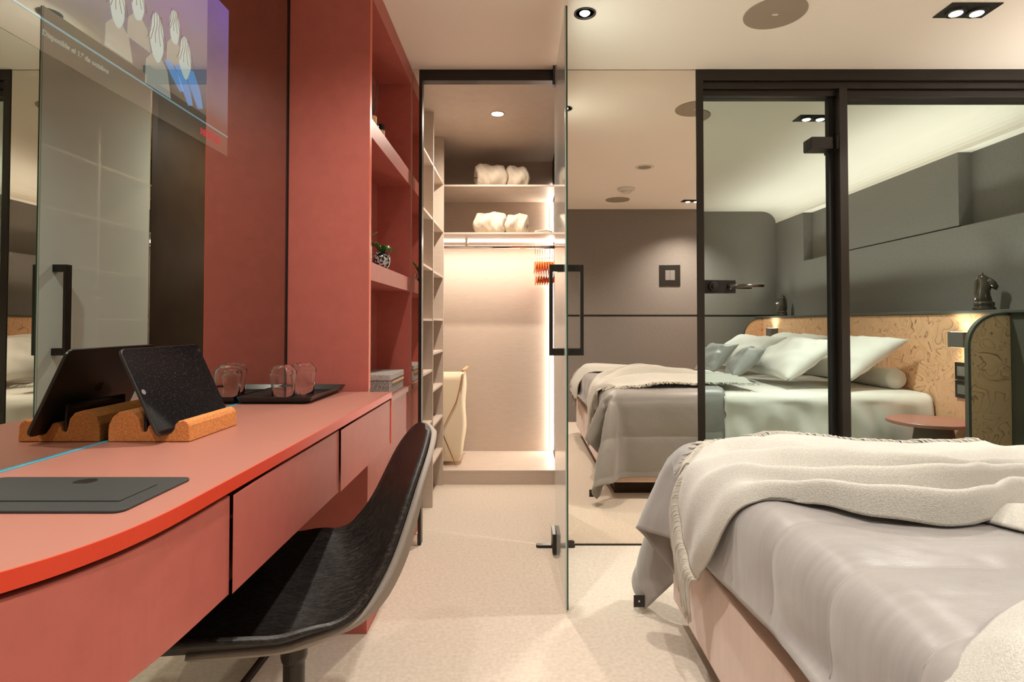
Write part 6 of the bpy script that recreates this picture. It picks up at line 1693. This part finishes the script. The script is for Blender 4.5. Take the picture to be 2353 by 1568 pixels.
    11199,504,4658,11104,674,4834,11238,543,5084,11149,560,5338,11234,677,5577,11280,930,5702,11311,923,5981,11353,1200,5967,11404,1348,6202,11467,1597,6056,
    11529,1812,6234,11596,2029,6054,11645,2289,6173,11658,2529,6019,11658,2799,6028,11658,3068,6038,11658,3338,6044,11658,3607,6044,11658,3877,6037,11658,4146,6027,
    11658,4415,6018,11658,4685,6015,11658,4954,6019,11658,5224,6028,11658,5494,6038,11658,5763,6044,11658,6033,6044,11658,6302,6037,11658,6571,6027,11658,6841,6018,
    11658,7110,6015,11658,7380,6019,11658,7649,6028,11658,7919,6038,11658,8188,6044,11658,8458,6044,11658,8727,6037,11658,8997,6026,11658,9266,6018,11658,9536,6015,
    11658,9805,6019,11658,10075,6029,11658,10345,6038,11658,10614,6044,11658,10884,6044,11657,11153,6036,11655,11422,6026,11653,11692,6018,11651,11961,6015,11649,12231,6019,
    11648,12500,6029,11646,12770,6039,11644,13039,6045,11642,13309,6044,11640,13578,6036,11639,13848,6026,11637,14117,6018,11635,14387,6015,11633,14656,6020,11631,14926,6029,
    11630,15195,6039,11628,15465,6045,11626,15734,6043,11624,16004,6036,11622,16273,6026,11621,16543,6017,11619,16812,6015,11617,17082,6020,11615,17351,6029,11620,17613,6056,
    11613,17884,6102,11610,18154,6076,11610,18425,6080,11610,18684,5998,11611,18885,5818,11610,19015,5581,11611,19059,5314,11611,19069,5044,11611,19076,4775,11611,19087,4505,
    11611,19079,4236,11611,19075,3966,11612,19066,3696,11611,19051,3426,11612,19055,3157,11612,19053,2887,11611,19075,2618,11611,19090,2348,11610,19111,2080,11610,19121,1810,
    11610,19109,1541,11608,19108,1268,11691,314,2768,11703,549,2914,11599,644,3142,11525,541,3378,11430,595,3640,11525,350,3752,11370,246,3954,11492,462,4115,
    11402,615,4314,11352,735,4542,11320,813,4814,11291,830,5064,11362,778,5337,11499,628,5526,11470,732,5788,11546,1006,5836,11577,1121,6099,11639,1394,6032,
    11696,1589,6223,11764,1820,6059,11831,2050,6227,11893,2264,6054,11929,2529,6037,11929,2799,6044,11929,3068,6044,11929,3338,6038,11929,3607,6028,11929,3877,6019,
    11929,4146,6015,11929,4415,6018,11929,4685,6027,11929,4954,6037,11929,5224,6044,11929,5494,6044,11929,5763,6038,11929,6033,6028,11929,6302,6019,11929,6571,6015,
    11929,6841,6018,11929,7110,6027,11929,7380,6037,11929,7649,6044,11929,7919,6044,11929,8188,6038,11929,8458,6028,11929,8727,6019,11929,8997,6015,11929,9266,6018,
    11929,9536,6027,11929,9805,6037,11929,10075,6044,11929,10345,6044,11929,10614,6038,11929,10884,6028,11928,11153,6019,11927,11422,6015,11926,11692,6018,11926,11961,6027,
    11925,12231,6037,11924,12500,6044,11923,12770,6044,11922,13039,6037,11921,13309,6027,11920,13578,6018,11919,13848,6015,11918,14117,6019,11917,14387,6028,11917,14656,6038,
    11916,14926,6044,11915,15195,6044,11914,15465,6037,11913,15734,6027,11912,16004,6018,11911,16273,6015,11910,16543,6019,11909,16812,6028,11909,17082,6038,11908,17351,6044,
    11912,17609,6099,11907,17884,6081,11906,18154,6106,11906,18424,6084,11908,18680,6000,11909,18885,5822,11910,19015,5584,11911,19055,5316,11913,19083,5048,11912,19080,4778,
    11913,19071,4508,11914,19066,4238,11915,19048,3969,11916,19050,3699,11918,19057,3429,11918,19061,3159,11919,19084,2890,11920,19090,2621,11920,19110,2352,11920,19103,2082,
    11922,19100,1813,11923,19099,1542,11921,19092,1271,11949,268,2827,11852,366,3057,11857,598,3200,11747,685,3428,11707,549,3659,11636,539,3925,11639,282,4025,
    11497,222,4266,11555,405,4453,11593,615,4618,11600,802,4814,11477,636,4988,11591,781,5179,11642,838,5449,11727,714,5666,11785,885,5870,11817,1136,5934,
    11890,1333,6126,11937,1598,6063,11995,1820,6228,12064,2033,6056,12151,2281,6185,12200,2529,6045,12200,2799,6040,12200,3068,6030,12200,3338,6020,12200,3607,6015,
    12200,3877,6017,12200,4146,6025,12200,4415,6035,12200,4685,6043,12200,4954,6045,12200,5224,6039,12200,5494,6030,12200,5763,6020,12200,6033,6015,12200,6302,6017,
    12200,6571,6025,12200,6841,6036,12200,7110,6043,12200,7380,6045,12200,7649,6039,12200,7919,6029,12200,8188,6020,12200,8458,6015,12200,8727,6017,12200,8997,6026,
    12200,9266,6036,12200,9536,6043,12200,9805,6045,12200,10075,6039,12200,10345,6029,12200,10614,6020,12200,10884,6015,12200,11153,6018,12200,11422,6026,12200,11692,6036,
    12200,11961,6043,12200,12231,6045,12200,12500,6039,12200,12770,6029,12200,13039,6019,12200,13309,6015,12200,13578,6018,12200,13848,6026,12200,14117,6036,12200,14387,6044,
    12200,14656,6044,12200,14926,6039,12200,15195,6029,12200,15465,6019,12200,15734,6015,12200,16004,6018,12200,16273,6026,12200,16543,6037,12200,16812,6044,12200,17082,6044,
    12200,17351,6038,12200,17613,6098,12204,17876,6127,12203,18143,6075,12206,18414,6085,12209,18669,5997,12212,18878,5825,12213,19011,5589,12215,19058,5323,12215,19047,5054,
    12217,19066,4784,12218,19060,4513,12219,19049,4244,12221,19064,3975,12224,19060,3705,12226,19069,3435,12228,19083,3166,12229,19080,2896,12230,19088,2625,12231,19076,2357,
    12233,19091,2087,12234,19086,1817,12236,19090,1547,12236,19099,1275,
]


def catmull(rows, n):
    """interpolate a list of equal-length point lists along the list"""
    out = []
    m = len(rows)
    for i in range(m - 1):
        r0, r1, r2, r3 = rows[max(i - 1, 0)], rows[i], rows[i + 1], rows[min(i + 2, m - 1)]
        for k in range(n):
            t = k / n
            out.append([0.5 * (2 * b + (c - a) * t + (2 * a - 5 * b + 4 * c - d) * t * t + (-a + 3 * b - 3 * c + d) * t ** 3)
                        for a, b, c, d in zip(r0, r1, r2, r3)])
    out.append(list(rows[-1]))
    return out


def transpose(R):
    return [list(r) for r in zip(*R)]


qp = [Vector(QUILT_POINTS[i:i + 3]) / 10000 for i in range(0, len(QUILT_POINTS), 3)]
Q = [[qp[i * QM + j] for j in range(QM)] for i in range(QN)]
QY0, QY1 = -0.34, 2.355
Qf = transpose(catmull(transpose(catmull(Q, 2)), 3))
NI, NJ = len(Qf), len(Qf[0])


def qnormal(G, i, j):
    a = G[min(i + 1, len(G) - 1)][j] - G[max(i - 1, 0)][j]
    b = G[i][min(j + 1, len(G[0]) - 1)] - G[i][max(j - 1, 0)]
    return a.cross(b).normalized()


P = []
for i in range(NI):
    row = []
    for j in range(NJ):
        yc = QY0 + (QY1 - QY0) * j / (NJ - 1)
        ph = (yc - 0.12) / 0.2
        puff = 0.009 * (abs(math.sin(PI * ph)) ** 0.45) - 0.004
        edge_in = min(1.0, min(i, NI - 1 - i) / 4.0 + 0.15) * min(1.0, min(j, NJ - 1 - j) / 4.0 + 0.15)
        row.append(Qf[i][j] + qnormal(Qf, i, j) * puff * edge_in)
    P.append(row)
ql = thing('quilt', 'mauve grey satin quilt draped over the foot of the bed', 'quilt', (0.9, 1.0, 0.6))
bm = B()
grid(bm, P)
obj('cover', bm, M_QUILT, ql, smooth=True, solid=0.007, off=0)
# thin stitched seams
bm = B()
for k in range(-2, 12):
    yc = 0.12 + 0.2 * k
    fj = (yc - QY0) / (QY1 - QY0) * (NJ - 1)
    j = int(round(fj))
    if 4 < j < NJ - 4:
        pts = [P[i][j] + qnormal(Qf, i, j) * 0.0036 for i in range(2, NI - 1)]
        tube(bm, pts, 0.0008, 5)
st = obj('stitching', bm, mat('quilt_thread', (0.40, 0.36, 0.33), 0.6), ql, smooth=True)
st['kind'] = 'stuff'
tipv = P[0][NJ - 1]
bm = B()
t0 = tipv + Vector((-0.002, -0.004, 0.055))
for (dx_, dz_) in ((0, 0),):
    box(bm, t0.x - 0.036, t0.x + 0.002, t0.y - 0.001, t0.y + 0.001, t0.z - 0.045, t0.z - 0.005)
lbq = obj('care_label', bm, M_BLACK, ql)
lbq['label'] = 'small black fabric label'
obj('label_mark', box(B(), t0.x - 0.020, t0.x - 0.015, t0.y - 0.0016, t0.y + 0.0016, t0.z - 0.028, t0.z - 0.022), M_WHITE, lbq)

# fitted sheet over the head half
bm = B()
P2 = []
NX = 70
for i in range(NX + 1):
    x = 1.212 + (2.437 - 1.212) * i / NX
    row = []
    for side in (-1, 1):
        ys = BY0 if side < 0 else BY1
        seq = []
        for k in range(18):
            u = k / 17
            z = 0.14 + 0.39 * u
            w = 0.018 * (1 - u) ** 0.7 * math.sin(x * 23 + 2.2 * math.sin(3 * u + x * 5)) + 0.006 * math.sin(x * 51 + 7 * u) * (1 - abs(2 * u - 1)) + 0.005 * math.sin(9 * u + x * 13)
            seq.append((x, ys + side * (0.022 + w * 0.9 + 0.006 * (1 - u)), z))
        for k in range(1, 7):
            a = PI / 2 * k / 6
            seq.append((x, ys + side * (0.022 - 0.055 * (1 - math.cos(a))), 0.53 + 0.048 * math.sin(a)))
        row = row + (seq if side < 0 else seq[::-1])
        if side < 0:
            for k in range(1, 12):
                y = BY0 + 0.04 + (BY1 - BY0 - 0.08) * k / 12
                row.append((x, y, 0.580 + 0.0025 * math.sin(9 * x + 11 * y)))
    P2.append(row)
grid(bm, P2)
tag(obj('bed_sheet', bm, M_LINEN, smooth=True, solid=0.003, off=1), 'white linen sheet falling over the side of the bed at the head end', 'sheet')


def pillow(name, label, cat, m, c, w, h, t, lean, yaw=0.0, seed=0, group=None, flange=0.0):
    """c: middle of the bottom edge; lean: angle of the face from the horizontal"""
    rnd = random.Random(seed)
    ph = [rnd.uniform(0, 6.28) for _ in range(8)]
    up = Vector((math.cos(lean), 0, math.sin(lean)))
    nr = Vector((-math.sin(lean), 0, math.cos(lean)))
    sd = Vector((0, 1, 0))
    rot = Matrix.Rotation(yaw, 3, 'Z')
    up, nr, sd = rot @ up, rot @ nr, rot @ sd
    n = 26
    bm = B()
    for s in (-1, 1):
        P = []
        for i in range(n + 1):
            row = []
            for j in range(n + 1):
                u, v = 2 * i / n - 1, 2 * j / n - 1
                au, av = abs(u), abs(v)
                pin = 1 - 0.11 * (1 - av ** 2) * au ** 3
                pinv = 1 - 0.11 * (1 - au ** 2) * av ** 3
                th = (max(0.0, 1 - au ** 2.6) * max(0.0, 1 - av ** 2.6)) ** 0.55
                wr = 0.05 * math.sin(5 * u + 3 * v + ph[0]) + 0.05 * math.sin(7 * v - 4 * u + ph[1]) + 0.035 * math.sin(13 * (u * v) + ph[2]) + 0.03 * math.sin(19 * u * (0.5 + av) + ph[3])
                zz = s * t / 2 * th * (1 + wr * 1.4)
                if s < 0:
                    zz *= 0.75
                sagv = -0.05 * h * (1 - au ** 2) * max(0, v) ** 2
                row.append(Vector(c) + sd * (u * w / 2 * pin) + up * ((v * pinv + 1) * h / 2 + sagv) + nr * (zz + t * 0.36))
            P.append(row)
        grid(bm, P)
    bmesh.ops.remove_doubles(bm, verts=bm.verts[:], dist=0.0006)
    return tag(obj(name, bm, m, smooth=True), label, cat, group)


G_ = 'white sleeping pillows against the headboard'
pillow('pillow', 'large white pillow nearest the mirror wall, leaning on the bolster', 'pillow', M_LINEN, (2.05, 1.42, 0.585), 0.80, 0.45, 0.20, math.radians(35), 0.0, 1, G_)
pillow('pillow', 'large white pillow in the front row on the mirror wall side', 'pillow', M_LINEN, (1.73, 1.34, 0.585), 0.80, 0.44, 0.18, math.radians(35), 0.06, 2, G_)
pillow('pillow', 'large white pillow at the back on the side far from the mirror wall', 'pillow', M_LINEN, (2.05, 0.54, 0.585), 0.80, 0.45, 0.20, math.radians(35), 0.0, 3, G_)
pillow('pillow', 'large white pillow in the front row far from the mirror wall', 'pillow', M_LINEN, (1.74, 0.48, 0.585), 0.80, 0.44, 0.18, math.radians(35), -0.05, 4, G_)
pillow('cushion', 'small grey satin cushion nearer the middle of the pillows', 'cushion', M_SILK, (1.53, 1.20, 0.588), 0.44, 0.30, 0.13, math.radians(44), 0.22, 5, 'grey satin cushions')
pillow('cushion', 'small grey satin cushion farthest from the mirror wall', 'cushion', M_SILK, (1.51, 0.66, 0.588), 0.44, 0.30, 0.13, math.radians(46), -0.12, 6, 'grey satin cushions')
bm = B()
lathe(bm, [(0.0, 0.0), (0.045, 0.002), (0.060, 0.012), (0.065, 0.03), (0.065, 1.40), (0.060, 1.42), (0, 1.43)], 2.372, 0.28, 0.649, 32, 'y')
tag(obj('bolster', bm, M_LINEN, smooth=True), 'long white bolster lying against the headboard behind the pillows', 'bolster')

# wool throw ---------------------------------------------------------------
XS = (0.60, 0.70, 0.80, 0.90, 1.05, 1.25, 1.45)
GD = [
    ([(.462, 1.48, .336), (.465, 1.36, .46), (.50, 1.285, .585)], (1.195, 1.11, 1.075, 1.10, 1.185, 1.25, 1.28), (.622,) * 7),
    ([(.452, 1.51, .355), (.452, 1.39, .485), (.50, 1.31, .615)], (1.200, 1.115, 1.078, 1.106, 1.20, 1.265, 1.30), (.668, .682, .688, .684, .675, .65, .64)),
    ([(.455, 1.54, .378), (.455, 1.43, .515), (.51, 1.35, .626)], (1.240, 1.16, 1.130, 1.150, 1.225, 1.29, 1.33), (.632, .630, .628, .628, .628, .630, .630)),
    ([(.452, 1.565, .40), (.449, 1.475, .548), (.515, 1.40, .650)], (1.275, 1.195, 1.16, 1.17, 1.25, 1.32, 1.38), (.680, .700, .710, .710, .692, .67, .65)),
    ([(.454, 1.595, .44), (.456, 1.52, .565), (.525, 1.45, .628)], (1.35, 1.27, 1.225, 1.215, 1.28, 1.35, 1.43), (.630,) * 7),
    ([(.452, 1.62, .485), (.465, 1.565, .594), (.535, 1.52, .648)], (1.46, 1.36, 1.28, 1.25, 1.30, 1.40, 1.49), (.676, .702, .714, .710, .690, .67, .65)),
    ([(.46, 1.625, .53), (.482, 1.60, .606), (.545, 1.575, .630)], (1.56, 1.48, 1.39, 1.33, 1.36, 1.46, 1.55), (.630, .630, .632, .634, .634, .632, .632)),
    ([(.48, 1.63, .575), (.51, 1.64, .622), (.555, 1.64, .652)], (1.65, 1.60, 1.50, 1.42, 1.44, 1.53, 1.62), (.662, .678, .676, .672, .668, .662, .65)),
    ([(.52, 1.67, .605), (.545, 1.69, .626), (.57, 1.71, .628)], (1.72, 1.70, 1.64, 1.56, 1.54, 1.62, 1.70), (.628, .630, .634, .634, .634, .632, .632)),
    ([(.58, 1.76, .614), (.585, 1.765, .621), (.59, 1.77, .624)], (1.775, 1.785, 1.79, 1.77, 1.74, 1.75, 1.78), (.626, .630, .648, .650, .640, .630, .630)),
]
rows = []
for (a, ys_, zs_) in GD:
    rows.append([Vector(p) for p in a] + [Vector((x, y, z)) for x, y, z in zip(XS, ys_, zs_)])
TH = transpose(catmull(transpose(catmull(rows, 7)), 8))
for i, r in enumerate(TH):
    for j, p in enumerate(r):
        w = 0.0022 * math.sin(31 * p.x + 17 * p.y + 2 * math.sin(11 * p.y)) + 0.0016 * math.sin(55 * p.y - 20 * p.x)
        r[j] = p + Vector((-0.5 * w if p.x < .5 else 0, 0, w))
from mathutils.bvhtree import BVHTree
_flat = [v for r in P for v in r]
_nj = len(P[0])
_faces = [(i * _nj + j, (i + 1) * _nj + j, (i + 1) * _nj + j + 1, i * _nj + j + 1) for i in range(len(P) - 1) for j in range(_nj - 1)]
QB = BVHTree.FromPolygons(_flat, _faces)


def over_quilt(p, gap):
    """keep a cloth point outside the quilt it lies on"""
    p = Vector(p)
    if p.z > 0.50:
        h = QB.ray_cast(Vector((p.x, p.y, 1.2)), Vector((0, 0, -1)))
        if h[0] is not None and p.z < h[0].z + gap:
            if h[0].z - p.z < 0.06:
                p.z = h[0].z + gap
    if p.z < 0.60:
        h = QB.ray_cast(Vector((-0.3, p.y, p.z)), Vector((1, 0, 0)))
        if h[0] is not None and p.x > h[0].x - gap and p.x - h[0].x < 0.16:
            p.x = h[0].x - gap
    return p


TH = [[over_quilt(p, 0.009) for p in r] for r in TH]
tw = thing('throw_blanket', 'cream wool throw with a fringe gathered across the foot of the bed', 'blanket', (0.8, 1.4, 0.62))
bm = B()
grid(bm, TH)
obj('blanket', bm, M_THROW, tw, smooth=True, solid=0.006, off=0)
A_ = [(.90, 1.24, .596), (.905, 1.08, .620), (.94, .95, .624), (.83, .845, .624), (.70, .785, .624), (.617, .737, .624), (.574, .711, .618), (.53, .69, .600), (.468, .68, .52), (.455, .67, .40)]
B_ = [(1.32, 1.36, .596), (1.32, 1.02, .622), (1.22, .82, .622), (1.05, .62, .622), (.87, .46, .622), (.72, .36, .624), (.62, .29, .622), (.54, .26, .600), (.468, .25, .52), (.455, .25, .42)]
rows = []
for k in range(7):
    t = k / 6
    bump = 0.0 if k in (0, 6) else (0.030 if k % 2 else 0.008)
    r = []
    for q, (a, b) in enumerate(zip(A_, B_)):
        v = Vector(a) * (1 - t) + Vector(b) * t
        if q < 8:
            v.z += 0 if q == 0 else bump + (0.008 if 0 < k else 0)
        else:
            v.x -= bump * 0.6
        r.append(v)
    rows.append(r)
TR = transpose(catmull(transpose(catmull(rows, 7)), 7))
bm = B()
grid(bm, TR)
obj('blanket_end', bm, M_THROW, tw, smooth=True, solid=0.006, off=0)
# fringe: hanging strands at the foot end, loose ones along the far hem
rnd = random.Random(11)
bm = B()
ends = [r[0] for r in TH]
for i in range(len(ends) - 1):
    for s in range(2):
        p = ends[i].lerp(ends[i + 1], s / 2)
        u = i / len(ends)
        L_ = 0.115 + rnd.uniform(-.015, .015)
        if p.z < 0.59:
            oy = 0.022 + rnd.uniform(-.006, .006)
            pts = [p, p + Vector((-0.014, oy * .5, -0.004)), p + Vector((-0.018, oy, -0.03)), p + Vector((-0.018, oy + rnd.uniform(-.006, .006), -L_ * .6)), p + Vector((-0.014, oy * .8 + rnd.uniform(-.008, .008), -L_))]
        else:
            a = rnd.uniform(-.5, .5)
            pts = [p, p + Vector((-0.012, 0.012, 0.004)), p + Vector((-0.028, 0.014 + a * .02, -0.006)), p + Vector((-0.045, 0.02 + a * .05, -0.016 - (0.02 if p.z < .6 else 0)))]
        pts = [Vector(v) for v in pts]
        pts = [over_quilt(v, 0.007) for v in transpose(catmull([[c] for c in pts], 3))[0]]
        tube(bm, pts, [0.0029] * (len(pts) - 1) + [0.0014], 6)
far = TH[-1]
for j in range(0, len(far) - 1):
    for s in range(3):
        p = far[j].lerp(far[j + 1], s / 3)
        a = rnd.uniform(-1, 1)
        L_ = 0.055 + rnd.uniform(-.012, .02)
        pts = [p, p + Vector((a * .01, L_ * .4, 0.004)), p + Vector((a * .028, L_ * .8, -0.001)), p + Vector((a * .02 + rnd.uniform(-.02, .02), L_, -0.006))]
        tube(bm, pts, [0.0024, 0.0024, 0.0022, 0.001], 5)
fr = obj('fringe', bm, M_FRINGE, tw, smooth=True)
fr['kind'] = 'stuff'
